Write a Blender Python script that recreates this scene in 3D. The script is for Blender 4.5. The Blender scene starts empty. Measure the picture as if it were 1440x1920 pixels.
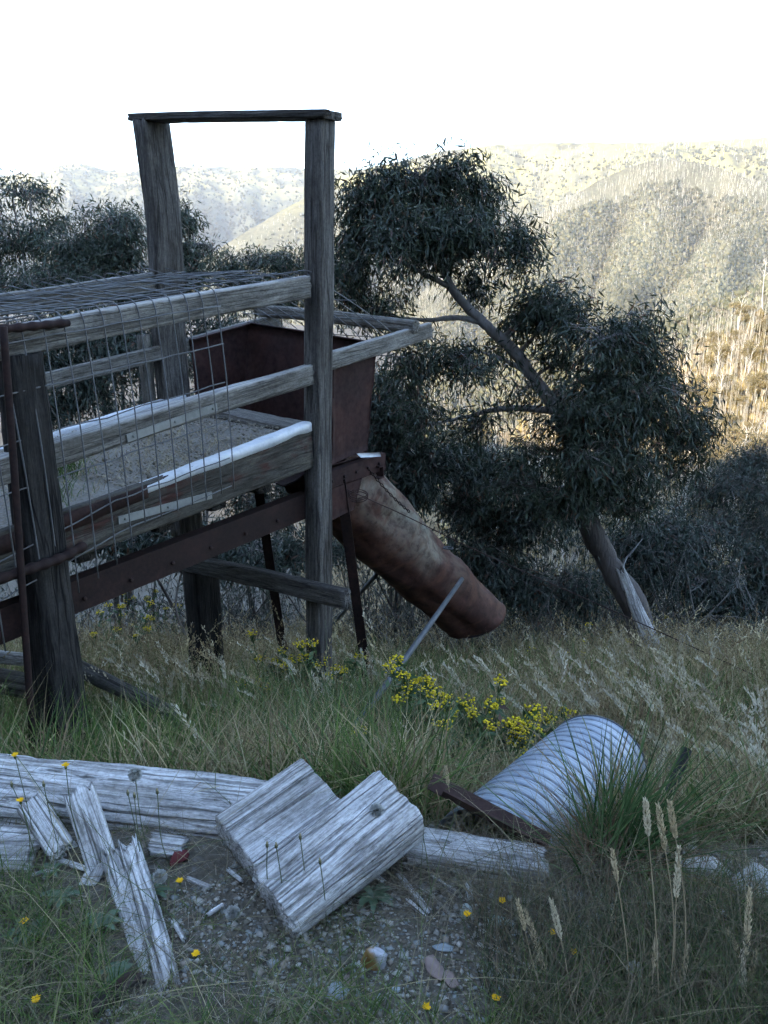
import bpy, math, random
import numpy as np
from mathutils import Vector, Matrix

# ------------------------------------------------------------------ camera, sky, sun, exposure
sc = bpy.context.scene
COL = sc.collection
FPX, PITCH = 1500.0, math.radians(17.0)
CAM = np.array([0.0, 0.0, 1.6])
cam = bpy.data.cameras.new('camera'); cam_o = bpy.data.objects.new('camera', cam); COL.objects.link(cam_o)
cam_o.location = CAM; cam_o.rotation_euler = (math.radians(90) - PITCH, 0, 0)
cam.sensor_width = 36; cam.lens = FPX / 1920 * 36; cam.clip_start = 0.05; cam.clip_end = 30000
sc.camera = cam_o

SUN_EL, SUN_AZ = math.radians(22), math.radians(218)      # azimuth clockwise from +Y: behind and to the left
w = bpy.data.worlds.new('World'); sc.world = w; w.use_nodes = True
wn = w.node_tree.nodes; wn.clear()
sky = wn.new('ShaderNodeTexSky'); sky.sky_type = 'NISHITA'; sky.sun_disc = False
sky.sun_elevation = SUN_EL; sky.sun_rotation = SUN_AZ
sky.altitude = 1400; sky.air_density = 1.0; sky.dust_density = 1.0; sky.ozone_density = 0.8
bg = wn.new('ShaderNodeBackground'); bg.inputs[1].default_value = 0.15
wo = wn.new('ShaderNodeOutputWorld')
w.node_tree.links.new(sky.outputs[0], bg.inputs[0]); w.node_tree.links.new(bg.outputs[0], wo.inputs[0])
sl = bpy.data.lights.new('sun', 'SUN'); sl.energy = 2.05; sl.angle = math.radians(0.5); sl.color = (1.0, 0.83, 0.58)
so = bpy.data.objects.new('sun', sl); COL.objects.link(so)
to_sun = Vector((math.sin(SUN_AZ) * math.cos(SUN_EL), math.cos(SUN_AZ) * math.cos(SUN_EL), math.sin(SUN_EL)))
so.rotation_euler = (-to_sun).to_track_quat('-Z', 'Y').to_euler(); so.location = (0, 0, 50)
sc.view_settings.view_transform = 'Standard'; sc.view_settings.look = 'None'
sc.view_settings.gamma = 1; sc.view_settings.use_curve_mapping = False
sc.view_settings.exposure = 2.95
sc.cycles.use_denoising = True
sc.cycles.use_adaptive_sampling = True; sc.cycles.adaptive_threshold = 0.04; sc.cycles.adaptive_min_samples = 16
sc.cycles.max_bounces = 4; sc.cycles.diffuse_bounces = 2; sc.cycles.glossy_bounces = 1
sc.cycles.transmission_bounces = 2; sc.cycles.volume_bounces = 0; sc.cycles.transparent_max_bounces = 4

# ------------------------------------------------------------------ numeric helpers
rng = np.random.default_rng(7)
F_ = np.array([0, math.cos(PITCH), -math.sin(PITCH)]); U_ = np.array([0, math.sin(PITCH), math.cos(PITCH)]); R_ = np.array([1.0, 0, 0])
def ray(px, py): return R_ * (px - 720) / FPX + U_ * (960 - py) / FPX + F_
def AT(px, py, y): r = ray(px, py); return CAM + r * (y / r[1])              # the point of a sight line that lies y metres out
def ATD(px, py, d): return CAM + ray(px, py) * d
AZ = math.radians(35.9)
A_ = np.array([math.sin(AZ), math.cos(AZ), 0]); B_ = np.array([-math.cos(AZ), math.sin(AZ), 0]); P0 = np.array([-0.452, 5.234, 0.0])
def S(s, w_, z): return P0 + A_ * s + B_ * w_ + np.array([0, 0, z])           # the ramp's own frame: along, across, up
def nrm(v): v = np.asarray(v, float); return v / (np.linalg.norm(v, axis=-1, keepdims=True) + 1e-12)
def _h(ix, iy, iz, s):
    v = np.sin(ix * 127.1 + iy * 311.7 + iz * 74.7 + s * 53.3) * 43758.5453
    return v - np.floor(v)
def vn(x, y=0.0, z=0.0, s=0):
    x, y, z = np.broadcast_arrays(np.asarray(x, float), np.asarray(y, float), np.asarray(z, float))
    ix, iy, iz = np.floor(x), np.floor(y), np.floor(z); fx, fy, fz = x - ix, y - iy, z - iz
    fx, fy, fz = [f * f * (3 - 2 * f) for f in (fx, fy, fz)]
    r = 0
    for a in (0, 1):
        for b in (0, 1):
            for c in (0, 1):
                r = r + _h(ix + a, iy + b, iz + c, s) * (fx if a else 1 - fx) * (fy if b else 1 - fy) * (fz if c else 1 - fz)
    return r
def fbm(x, y=0.0, z=0.0, o=4, s=0):
    r, a, t = 0, 1.0, 0
    for k in range(o):
        r = r + a * vn(np.asarray(x) * 2 ** k, np.asarray(y) * 2 ** k, np.asarray(z) * 2 ** k, s + k); t += a; a *= .5
    return r / t

def gz(x, y):
    x = np.asarray(x, float); y = np.asarray(y, float)
    ye = 2.02 + .05 * np.sin(1.7 * x + .5) - .15 * np.clip((x - .05) / .25, 0, 1) * np.clip((1.5 - x) / .4, 0, 1)
    d = np.maximum(0, y - ye)
    z = -(.65 * np.minimum(d, .9) + .42 * np.clip(d - .9, 0, 7) + .52 * np.clip(d - 7.9, 0, 260))
    q = -(x * .62 + y * .79) - 3.5
    z = z + .85 * np.clip(q, 0, 80) * np.clip(q / 5, 0, 1)  # unseen slope behind the viewer, shaped to keep the foreground in shade
    r = np.hypot(x, y)
    z = z + (fbm(x * 1.3 + 9, y * 1.3, 0, 4, 3) - .5) * np.clip(.05 + .06 * d, 0, .35) + (fbm(x * .03, y * .03, 0, 3, 5) - .5) * np.clip((r - 15) * .15, 0, 12)
    return z
def G(px, py, h=0.0):
    r = ray(px, py); t = np.arange(.5, 40, .005); P = CAM + r[None] * t[:, None]
    k = np.argmax(P[:, 2] < gz(P[:, 0], P[:, 1]) + h); return P[k]

class Geo:
    def __init__(s): s.v = []; s.q = []; s.t = []; s.c = []; s.n = 0; s.qm = []; s.tm = []
    def add(s, v, q=None, t=None, c=(1, 1, 1), m=0):
        v = np.asarray(v, float).reshape(-1, 3)
        if q is not None and len(q): q = np.asarray(q, int); s.q.append(q + s.n); s.qm.append(np.full(len(q), m))
        if t is not None and len(t): t = np.asarray(t, int); s.t.append(t + s.n); s.tm.append(np.full(len(t), m))
        c = np.asarray(c, float)
        if c.ndim == 1: c = np.broadcast_to(c, (len(v), 3))
        s.v.append(v); s.c.append(c); s.n += len(v); return s
    def mesh(s, name, mats, smooth=False):
        v = np.concatenate(s.v); c = np.concatenate(s.c)
        q = np.concatenate(s.q) if s.q else np.zeros((0, 4), int); t = np.concatenate(s.t) if s.t else np.zeros((0, 3), int)
        me = bpy.data.meshes.new(name); me.vertices.add(len(v)); me.vertices.foreach_set('co', v.ravel().astype(np.float32))
        nl = 4 * len(q) + 3 * len(t); me.loops.add(nl); me.polygons.add(len(q) + len(t))
        me.loops.foreach_set('vertex_index', np.concatenate([q.ravel(), t.ravel()]).astype(np.int32))
        me.polygons.foreach_set('loop_start', np.concatenate([np.arange(len(q)) * 4, 4 * len(q) + np.arange(len(t)) * 3]).astype(np.int32))
        mats = mats if isinstance(mats, (list, tuple)) else [mats]
        for m in mats: me.materials.append(m)
        if len(mats) > 1: me.polygons.foreach_set('material_index', np.concatenate(s.qm + s.tm).astype(np.int32))
        me.update(calc_edges=True); me.validate()
        a = me.color_attributes.new('tint', 'FLOAT_COLOR', 'POINT')
        a.data.foreach_set('color', np.concatenate([c, np.ones((len(c), 1))], 1).ravel().astype(np.float32))
        if smooth: me.polygons.foreach_set('use_smooth', np.ones(len(me.polygons), bool))
        return me
def link(name, me, parent=None, M=None):
    o = bpy.data.objects.new(name, me); COL.objects.link(o)
    M = M if M is not None else Matrix.Identity(4)
    if parent is not None:
        o.parent = parent; o.matrix_basis = root_inv(parent) @ M
    else: o.matrix_basis = M
    return o
def root_inv(p):
    M = p.matrix_basis.copy()
    while p.parent is not None: p = p.parent; M = p.matrix_basis @ M
    return M.inverted()
def tag(o, label=None, cat=None, group=None, kind=None):
    if label: o['label'] = label
    if cat: o['category'] = cat
    if group: o['group'] = group
    if kind: o['kind'] = kind
    return o
def thing(name, label, cat, loc=(0, 0, 0), group=None):
    o = bpy.data.objects.new(name, None); COL.objects.link(o); o.matrix_basis = Matrix.Translation(Vector(loc)); o.empty_display_size = .1
    return tag(o, label, cat, group)
def frame(A, B, up):
    x = nrm(np.asarray(B, float) - A); z = np.asarray(up, float); z = nrm(z - x * (z @ x)); y = np.cross(z, x)
    M = Matrix.Identity(4)
    for i in range(3): M[i][0], M[i][1], M[i][2], M[i][3] = x[i], y[i], z[i], A[i]
    return M

# ------------------------------------------------------------------ materials
def new_mat(name):
    m = bpy.data.materials.new(name); m.use_nodes = True; nt = m.node_tree; nt.nodes.clear()
    out = nt.nodes.new('ShaderNodeOutputMaterial'); b = nt.nodes.new('ShaderNodeBsdfPrincipled'); nt.links.new(b.outputs[0], out.inputs[0])
    return m, nt, b, out
def node(nt, t, **k):
    n = nt.nodes.new(t)
    for a, v in k.items():
        if a == 'ins':
            for i, x in v.items():
                if hasattr(x, 'is_output') or isinstance(x, bpy.types.NodeSocket): nt.links.new(x, n.inputs[i])
                else: n.inputs[i].default_value = x
        else: setattr(n, a, v)
    return n
def ramp(nt, fac, stops):
    n = nt.nodes.new('ShaderNodeValToRGB'); nt.links.new(fac, n.inputs[0]); e = n.color_ramp.elements
    while len(e) > 1: e.remove(e[0])
    e[0].position = stops[0][0]; e[0].color = (*stops[0][1], 1)
    for p, c in stops[1:]: x = e.new(p); x.color = (*c, 1)
    return n.outputs[0]
def coords(nt, scale, rnd=True, kind='Object'):
    tc = node(nt, 'ShaderNodeTexCoord'); src = tc.outputs[kind]
    if rnd:
        oi = node(nt, 'ShaderNodeObjectInfo'); mul = node(nt, 'ShaderNodeMath', operation='MULTIPLY', ins={0: oi.outputs['Random'], 1: 37.0})
        va = node(nt, 'ShaderNodeVectorMath', operation='ADD', ins={0: src, 1: mul.outputs[0]}); src = va.outputs[0]
    return node(nt, 'ShaderNodeMapping', ins={0: src, 3: scale}).outputs[0]
def noise(nt, vec, scale, det=5, rough=.6, dist=0.0):
    return node(nt, 'ShaderNodeTexNoise', ins={'Vector': vec, 'Scale': scale, 'Detail': det, 'Roughness': rough, 'Distortion': dist}).outputs[0]
def mix(nt, f, a, b, mode='MIX'):
    n = node(nt, 'ShaderNodeMix', data_type='RGBA', blend_type=mode)
    for i, x in ((0, f), (6, a), (7, b)):
        if isinstance(x, bpy.types.NodeSocket): nt.links.new(x, n.inputs[i])
        else: n.inputs[i].default_value = x if i == 0 else (*x, 1)
    return n.outputs[2]
def bump(nt, b, h, strength, dist=.01):
    n = node(nt, 'ShaderNodeBump', ins={'Strength': strength, 'Distance': dist, 'Height': h}); nt.links.new(n.outputs[0], b.inputs['Normal'])

def wood_mat(name, dark, mid, light, gs=60, bumpy=.7, stain=None, crack=.8, bleach_highlight=None):
    m, nt, b, _ = new_mat(name)
    g = noise(nt, coords(nt, (3.2, gs * 1.2, gs * 1.2)), 1.0, 7, .75, .35)
    g2 = noise(nt, coords(nt, (.9, gs * .3, gs * .3)), 1.0, 4, .6, .6)
    p = noise(nt, coords(nt, (2.2, 6, 6)), 1.0, 4, .6)
    md = tuple(.45 * a + .55 * b_ for a, b_ in zip(dark, mid))
    c = ramp(nt, g, [(.22, dark), (.36, md), (.48, mid), (.66, light)])
    c2 = ramp(nt, g2, [(.28, md), (.45, mid), (.68, light)])
    c = mix(nt, .4, c, c2)
    sp = noise(nt, coords(nt, (14, 45, 45)), 1.0, 5, .75); sp2 = noise(nt, coords(nt, (60, 110, 110)), 1.0, 3, .7)
    c = mix(nt, 1.0, c, ramp(nt, sp, [(.30, (.50, .49, .47)), (.48, (.95, .95, .95)), (.7, (1.15, 1.15, 1.15))]), 'MULTIPLY')
    c = mix(nt, .7, c, ramp(nt, sp2, [(.32, (.55, .54, .52)), (.5, (1, 1, 1)), (.7, (1.2, 1.2, 1.2))]), 'MULTIPLY')
    pr = ramp(nt, p, [(.3, (.55, .53, .5)), (.55, (1, 1, 1)), (.75, (1.1, 1.1, 1.08))])
    c = mix(nt, 1.0, c, pr, 'MULTIPLY')
    if stain:
        k = noise(nt, coords(nt, (3, 7, 7)), 1.3, 5, .7); k = ramp(nt, k, [(.52, (0, 0, 0)), (.66, (1, 1, 1))])
        c = mix(nt, k, c, stain)
    if bleach_highlight:      # rail's upper edge: weathering plus painted sky highlight, in the timber's own frame
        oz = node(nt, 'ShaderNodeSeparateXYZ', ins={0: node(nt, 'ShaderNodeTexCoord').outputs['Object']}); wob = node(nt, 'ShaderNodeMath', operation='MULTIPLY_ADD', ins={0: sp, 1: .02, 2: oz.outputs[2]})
        bz = node(nt, 'ShaderNodeMapRange', ins={0: wob.outputs[0], 1: bleach_highlight, 2: bleach_highlight + .014}); c = mix(nt, bz.outputs[0], c, mix(nt, .5, (.46, .45, .43), c2))
    k1 = noise(nt, coords(nt, (1.1, gs * .42, gs * .42)), 1.0, 2, .5, .2); kk = ramp(nt, k1, [(.455, (1, 1, 1)), (.492, (.16, .14, .13)), (.508, (.16, .14, .13)), (.545, (1, 1, 1))])
    k2 = noise(nt, coords(nt, (2.4, gs * 1.3, gs * 1.3)), 1.0, 2, .5, .2); kk2 = ramp(nt, k2, [(.44, (1, 1, 1)), (.49, (.45, .43, .41)), (.51, (.45, .43, .41)), (.56, (1, 1, 1))])
    c = mix(nt, crack, mix(nt, crack, c, kk, 'MULTIPLY'), kk2, 'MULTIPLY')
    nt.links.new(c, b.inputs['Base Color']); b.inputs['Roughness'].default_value = .9; b.inputs['Specular IOR Level'].default_value = .2
    hh = node(nt, 'ShaderNodeMath', operation='ADD', ins={0: g, 1: kk}); bump(nt, b, hh.outputs[0], bumpy, .006); return m
W_rail = wood_mat('weathered_rail_wood', (.045, .040, .034), (.135, .125, .108), (.23, .215, .19), crack=.5, bleach_highlight=.062)
W_post = wood_mat('weathered_post_wood', (.022, .019, .017), (.075, .068, .060), (.15, .14, .125), 45, crack=.6)
W_dark = wood_mat('dark_old_wood', (.006, .005, .005), (.018, .016, .014), (.038, .034, .030), 40)
W_board = wood_mat('brown_board_wood', (.024, .021, .017), (.055, .050, .040), (.09, .08, .065), 38, stain=(.045, .016, .012), crack=.4)
W_silver = wood_mat('silver_driftwood', (.09, .08, .072), (.44, .43, .41), (.62, .61, .585), 75, 1.0, crack=.55)
W_fresh = wood_mat('pale_split_wood', (.12, .11, .10), (.45, .44, .42), (.62, .61, .58), 90, .6)

def rust_mat(name, stops, scale=6, rough=.8, metal=0.0, streak=(1, 1, 1)):
    m, nt, b, _ = new_mat(name)
    n1 = noise(nt, coords(nt, streak), scale, 7, .65, .4); n2 = noise(nt, coords(nt, (1, 1, 1)), scale * 9, 4, .6)
    c = ramp(nt, n1, stops); c = mix(nt, .25, c, ramp(nt, n2, [(.3, stops[0][1]), (.7, stops[-1][1])]))
    nt.links.new(c, b.inputs['Base Color']); b.inputs['Roughness'].default_value = rough; b.inputs['Metallic'].default_value = metal; b.inputs['Specular IOR Level'].default_value = .15 if metal == 0 else .4
    bump(nt, b, n2, .25, .003); return m
M_rust = rust_mat('rusted_steel', [(.3, (.006, .004, .004)), (.5, (.013, .007, .006)), (.64, (.025, .012, .010)), (.82, (.05, .027, .02))])
M_hop = rust_mat('red_oxide_plate', [(.28, (.009, .004, .004)), (.5, (.022, .008, .007)), (.66, (.040, .015, .011)), (.82, (.08, .052, .042))], 3)
M_bar = rust_mat('brown_angle_iron', [(.3, (.018, .011, .010)), (.55, (.045, .026, .022)), (.75, (.08, .05, .04))], 9)
M_galv = rust_mat('galvanised_sheet', [(.3, (.30, .32, .34)), (.5, (.42, .44, .46)), (.7, (.55, .57, .58))], 5, .5, .35, (1, 3, 3))
M_cap = rust_mat('zinc_capping', [(.3, (.30, .31, .32)), (.5, (.44, .45, .46)), (.72, (.56, .56, .55))], 7, .6, .2)
M_strap = rust_mat('dull_zinc_strap', [(.3, (.10, .10, .09)), (.5, (.17, .17, .155)), (.7, (.22, .22, .2))], 6, .65, .2)
M_wire = rust_mat('wire_zinc', [(.3, (.05, .05, .05)), (.6, (.11, .11, .11)), (.8, (.16, .16, .155))], 12, .6, .3)
M_rod = rust_mat('grey_pipe_zinc', [(.3, (.035, .04, .045)), (.6, (.065, .072, .078)), (.8, (.09, .098, .105))], 9, .6, .2)
M_poly = rust_mat('black_poly', [(.3, (.02, .021, .023)), (.7, (.05, .052, .055))], 9, .55)

def chute_mat():
    m, nt, b, _ = new_mat('scoured_chute_plate')
    n1 = noise(nt, coords(nt, (1, 1, 1)), 2.6, 7, .65, .6); n2 = noise(nt, coords(nt, (1, 1, 1)), 30, 4, .6); n3 = noise(nt, coords(nt, (1, 1.6, 1.6)), 2.2, 6, .62, .8)
    rust = ramp(nt, n1, [(.3, (.020, .009, .007)), (.5, (.052, .022, .015)), (.68, (.10, .05, .034))])
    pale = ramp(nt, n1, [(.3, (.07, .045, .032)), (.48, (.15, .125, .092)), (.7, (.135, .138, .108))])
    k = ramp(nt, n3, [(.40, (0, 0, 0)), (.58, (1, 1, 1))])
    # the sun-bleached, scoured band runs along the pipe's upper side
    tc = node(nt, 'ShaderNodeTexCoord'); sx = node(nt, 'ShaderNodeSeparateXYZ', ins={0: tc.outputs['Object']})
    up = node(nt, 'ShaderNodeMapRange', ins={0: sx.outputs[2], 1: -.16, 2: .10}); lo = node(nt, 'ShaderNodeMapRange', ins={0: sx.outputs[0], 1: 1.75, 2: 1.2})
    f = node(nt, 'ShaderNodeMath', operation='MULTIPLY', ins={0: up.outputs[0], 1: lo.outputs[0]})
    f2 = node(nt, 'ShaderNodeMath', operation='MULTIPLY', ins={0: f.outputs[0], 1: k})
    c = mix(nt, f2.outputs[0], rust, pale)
    dr = noise(nt, coords(nt, (5, 1.2, 1.2)), 2.4, 5, .6, .4); c = mix(nt, ramp(nt, dr, [(.52, (0, 0, 0)), (.66, (.75, .75, .75))]), c, (.075, .034, .02))
    fl = noise(nt, coords(nt, (1, 1, 1)), 14, 6, .7); c = mix(nt, 1.0, c, ramp(nt, fl, [(.33, (.45, .40, .38)), (.5, (1, 1, 1)), (.7, (1.25, 1.2, 1.15))]), 'MULTIPLY')
    nt.links.new(c, b.inputs['Base Color']); b.inputs['Roughness'].default_value = .75; b.inputs['Specular IOR Level'].default_value = .22
    bump(nt, b, n2, .25, .004); return m
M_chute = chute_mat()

def tint_mat(name, rough=.6, transl=.2, spec=.35):
    m, nt, b, out = new_mat(name); a = node(nt, 'ShaderNodeAttribute', attribute_name='tint')
    if spec < .4: nt.nodes.remove(b); b = node(nt, 'ShaderNodeBsdfDiffuse'); nt.links.new(a.outputs['Color'], b.inputs[0]); nt.links.new(b.outputs[0], out.inputs[0])
    else: nt.links.new(a.outputs['Color'], b.inputs['Base Color']); b.inputs['Roughness'].default_value = rough; b.inputs['Specular IOR Level'].default_value = spec
    if transl:
        t = node(nt, 'ShaderNodeBsdfTranslucent'); nt.links.new(a.outputs['Color'], t.inputs[0])
        mx = node(nt, 'ShaderNodeMixShader', ins={0: transl, 1: b.outputs[0], 2: t.outputs[0]}); nt.links.new(mx.outputs[0], out.inputs[0])
    return m
M_leaf = tint_mat('gum_leaf', .5, .18, .4); M_grass = tint_mat('grass_blade', .6, .25, .3); M_flower = tint_mat('petal', .7, .2, .2)
M_fuzz = tint_mat('seed_fluff', .9, .3, .1); M_far = tint_mat('far_tree', .9, 0, .1); M_stone = tint_mat('stone_chip', .85, 0, .25)
def bark_mat(name, a_, b_, c_, sc_=(1.5, 14, 14), kind='Generated'):
    m, nt, b, _ = new_mat(name); tc = coords(nt, (9, 9, 2.0), True, 'Object')
    n = noise(nt, tc, 1.4, 6, .65, .5); n2 = noise(nt, coords(nt, (40, 40, 6)), 1.0, 4, .6)
    nt.links.new(mix(nt, .35, ramp(nt, n, [(.3, a_), (.5, b_), (.72, c_)]), ramp(nt, n2, [(.3, a_), (.7, c_)])), b.inputs['Base Color'])
    b.inputs['Roughness'].default_value = .85; bump(nt, b, n2, .7, .012); return m
M_bark = bark_mat('gum_bark', (.018, .014, .012), (.050, .038, .032), (.10, .085, .074))
M_limb = bark_mat('smooth_limb_bark', (.06, .052, .046), (.15, .135, .122), (.24, .225, .21))
M_dead = bark_mat('dead_grey_wood', (.09, .085, .08), (.22, .215, .21), (.36, .355, .35))
M_twig = bark_mat('twig', (.03, .026, .023), (.075, .066, .058), (.14, .125, .11))

def ground_mat():
    m, nt, b, _ = new_mat('stony_soil')
    P = coords(nt, (1, 1, 1), False); n1 = noise(nt, P, 3, 6, .6); n2 = noise(nt, P, 45, 5, .65); vo = node(nt, 'ShaderNodeTexVoronoi', ins={'Vector': P, 'Scale': 60})
    c = ramp(nt, n1, [(.3, (.048, .040, .027)), (.5, (.09, .076, .053)), (.7, (.13, .115, .085))])
    c = mix(nt, .5, c, ramp(nt, n2, [(.3, (.03, .027, .02)), (.55, (.10, .09, .075)), (.72, (.2, .195, .18))]))
    nt.links.new(c, b.inputs['Base Color']); b.inputs['Roughness'].default_value = .95; b.inputs['Specular IOR Level'].default_value = .1
    hh = node(nt, 'ShaderNodeMath', operation='ADD', ins={0: n2, 1: vo.outputs[0]}); bump(nt, b, hh.outputs[0], .8, .012); return m
M_ground = ground_mat()
def hill_mat(name, c1, c2, c3, sc1, top=None):
    m, nt, b, _ = new_mat(name); P = coords(nt, (1, 1, 1), False)
    n1 = noise(nt, P, sc1, 7, .62, .3); n2 = noise(nt, P, sc1 * 14, 5, .7)
    c = mix(nt, .5, ramp(nt, n1, [(.34, c1), (.5, c2), (.64, c3)]), ramp(nt, n2, [(.36, c1), (.5, c2), (.62, c3)]))
    if top:
        tz = node(nt, 'ShaderNodeSeparateXYZ', ins={0: P}); k = noise(nt, P, sc1 * 2.5, 5, .6)
        mr = node(nt, 'ShaderNodeMapRange', ins={0: tz.outputs[2], 1: top[0], 2: top[1]})
        kk = node(nt, 'ShaderNodeMath', operation='MULTIPLY', ins={0: mr.outputs[0], 1: ramp(nt, k, [(.42, (0, 0, 0)), (.56, (1, 1, 1))])})
        c = mix(nt, kk.outputs[0], c, top[2])
    nt.links.new(c, b.inputs['Base Color']); b.inputs['Roughness'].default_value = 1; b.inputs['Specular IOR Level'].default_value = 0
    return m

# ------------------------------------------------------------------ shape helpers
def tube(pts, rad, n=6, cap=True):
    pts = np.asarray(pts, float); m = len(pts); rad = np.broadcast_to(np.asarray(rad, float), (m,))
    t = np.gradient(pts, axis=0) if m > 2 else np.repeat((pts[-1] - pts[0])[None], m, 0); t = nrm(t)
    ref = np.array([0, 0, 1.0]) if abs(t[0, 2]) < .9 else np.array([1.0, 0, 0])
    u = np.cross(t, ref); u = nrm(u); v = np.cross(t, u)
    an = np.arange(n) * 2 * np.pi / n
    V = pts[:, None] + rad[:, None, None] * (u[:, None] * np.cos(an)[None, :, None] + v[:, None] * np.sin(an)[None, :, None])
    i, j = np.meshgrid(np.arange(m - 1), np.arange(n), indexing='ij'); j2 = (j + 1) % n
    Q = np.stack([i * n + j, i * n + j2, (i + 1) * n + j2, (i + 1) * n + j], -1).reshape(-1, 4)
    V = V.reshape(-1, 3); T = []
    if cap:
        V = np.concatenate([V, pts[:1], pts[-1:]]); a, b = m * n, m * n + 1
        T = [(a, (k + 1) % n, k) for k in range(n)] + [(b, (m - 1) * n + k, (m - 1) * n + (k + 1) % n) for k in range(n)]
    return V, Q, T
def spline(P, n):
    P = np.asarray(P, float)
    if len(P) == 2: return P[0] + (P[1] - P[0]) * np.linspace(0, 1, n)[:, None]
    E = np.concatenate([[2 * P[0] - P[1]], P, [2 * P[-1] - P[-2]]]); out = []
    u = np.linspace(0, len(P) - 1 - 1e-9, n)
    for x in u:
        k = int(x); t = x - k; a, b, c, d = E[k:k + 4]
        out.append(.5 * (2 * b + (c - a) * t + (2 * a - 5 * b + 4 * c - d) * t * t + (-a + 3 * b - 3 * c + d) * t ** 3))
    return np.array(out)
def timber_mesh(name, L, sy, sz, mat, seed=0, p=10, nu=28, nv=32, groove=.006, warp=.008, taper=(1, 1), endj=.012, gfreq=9, bend=0.0, endcut=None):
    """A sawn or split timber along local x, sides weathered into grooves that run with the grain."""
    k = np.arange(nv) / nv * 8; s = k.astype(int) % 8; f = k - np.floor(k)
    cs = np.array([(1, 0), (1, 1), (0, 1), (-1, 1), (-1, 0), (-1, -1), (0, -1), (1, -1)], float)
    qd = cs[s] * (1 - f[:, None]) + cs[(s + 1) % 8] * f[:, None]
    qd = qd / (np.sum(np.abs(qd) ** p, 1, keepdims=True) ** (1 / p))
    u = np.linspace(0, 1, nu); an = np.arctan2(qd[:, 1], qd[:, 0])
    X = np.repeat((u * L)[:, None], nv, 1); th = taper[0] + (taper[1] - taper[0]) * u
    cx, sx = np.cos(an)[None] * gfreq, np.sin(an)[None] * gfreq
    gr = vn(cx + X * .6, sx + seed, X * 1.3, seed); g2 = vn(cx * 2.7 + X * .8, sx * 2.7, X * 1.7 + seed, seed + 5)
    fr = max(0.0, float(nv) / 40 - .4); c1 = np.abs(vn(cx * .8 + 5, sx * .8 + seed, X * 1.1, seed + 21) - .5); c2 = np.abs(vn(cx * 1.9 + 2, sx * 1.9, X * 1.6 + seed, seed + 22) - .5)
    crack = np.clip((.34 - gr) / .34, 0, 1) ** .7 * .2 + np.clip(.45 - g2, 0, 1) * .2 + .25 * (vn(X * 40, cx * 5, sx * 5, seed + 40) - .5) + min(fr, 1) * (2.2 * np.exp(-(c1 / .028) ** 2) * np.clip((vn(X * 2.2, cx * .3, sx * .3, seed + 31) - .35) * 4, 0, 1) + 1.0 * np.exp(-(c2 / .04) ** 2) * (gr > .5))
    r = 1 - 0 * X
    wy = (vn(X * 1.3, seed + 3.1, 0, seed) - .5) * 2 * warp; wz = (vn(X * 1.1, seed + 8.7, 0, seed + 1) - .5) * 2 * warp - bend * 4 * (u * (1 - u))[:, None]
    lump = 1 + (vn(X * 4, cx * .25, sx * .25, seed + 2) - .5) * .08
    hy, hz = sy / 2, sz / 2
    Y = qd[None, :, 0] * hy * th[:, None] * lump - np.sign(qd[None, :, 0]) * np.abs(np.cos(an))[None] * groove * crack + wy
    Z = qd[None, :, 1] * hz * th[:, None] * lump - np.sign(qd[None, :, 1]) * np.abs(np.sin(an))[None] * groove * crack + wz
    ej = (vn(cx * .8 + seed, sx * .8, 0, seed + 9) - .5) * 2 * endj
    X = X.copy(); X[0] += ej[0]; X[-1] += (vn(cx * .8, sx * .8 + seed, 2, seed + 11)[0] - .5) * 2 * endj
    if endcut: X[-1] += endcut * qd[:, 1] * hz; 
    V = np.stack([X, Y, Z], -1)
    i, j = np.meshgrid(np.arange(nu - 1), np.arange(nv), indexing='ij'); j2 = (j + 1) % nv
    Q = np.stack([i * nv + j, i * nv + j2, (i + 1) * nv + j2, (i + 1) * nv + j], -1).reshape(-1, 4)
    g = Geo(); V2 = V.reshape(-1, 3)
    rings = []
    for e, row in ((0, V[0]), (1, V[-1])):
        c = row.mean(0); inner = c + (row - c) * .55; inner[:, 0] += (1 if e == 0 else -1) * endj * .5 * vn(np.arange(nv) * 1.1, seed, e, 3)
        rings.append((inner, c))
    n0 = len(V2); V2 = np.concatenate([V2, rings[0][0], rings[0][1][None], rings[1][0], rings[1][1][None]])
    q2, t2 = [], []
    b0, c0, b1, c1 = n0, n0 + nv, n0 + nv + 1, n0 + 2 * nv + 1; last = (nu - 1) * nv
    for k_ in range(nv):
        k2 = (k_ + 1) % nv
        q2 += [(b0 + k_, b0 + k2, k2, k_), (last + k_, last + k2, b1 + k2, b1 + k_)]; t2 += [(c0, b0 + k2, b0 + k_), (c1, b1 + k_, b1 + k2)]
    g.add(V2, np.concatenate([Q, q2]), t2)
    return g.mesh(name, mat, False)
def timber(name, A, B, sy, sz, up, mat, parent=None, seed=0, **k):
    A = np.asarray(A, float); B = np.asarray(B, float)
    me = timber_mesh(name, float(np.linalg.norm(B - A)), sy, sz, mat, seed, **k)
    return link(name, me, parent, frame(A, B, up))
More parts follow.
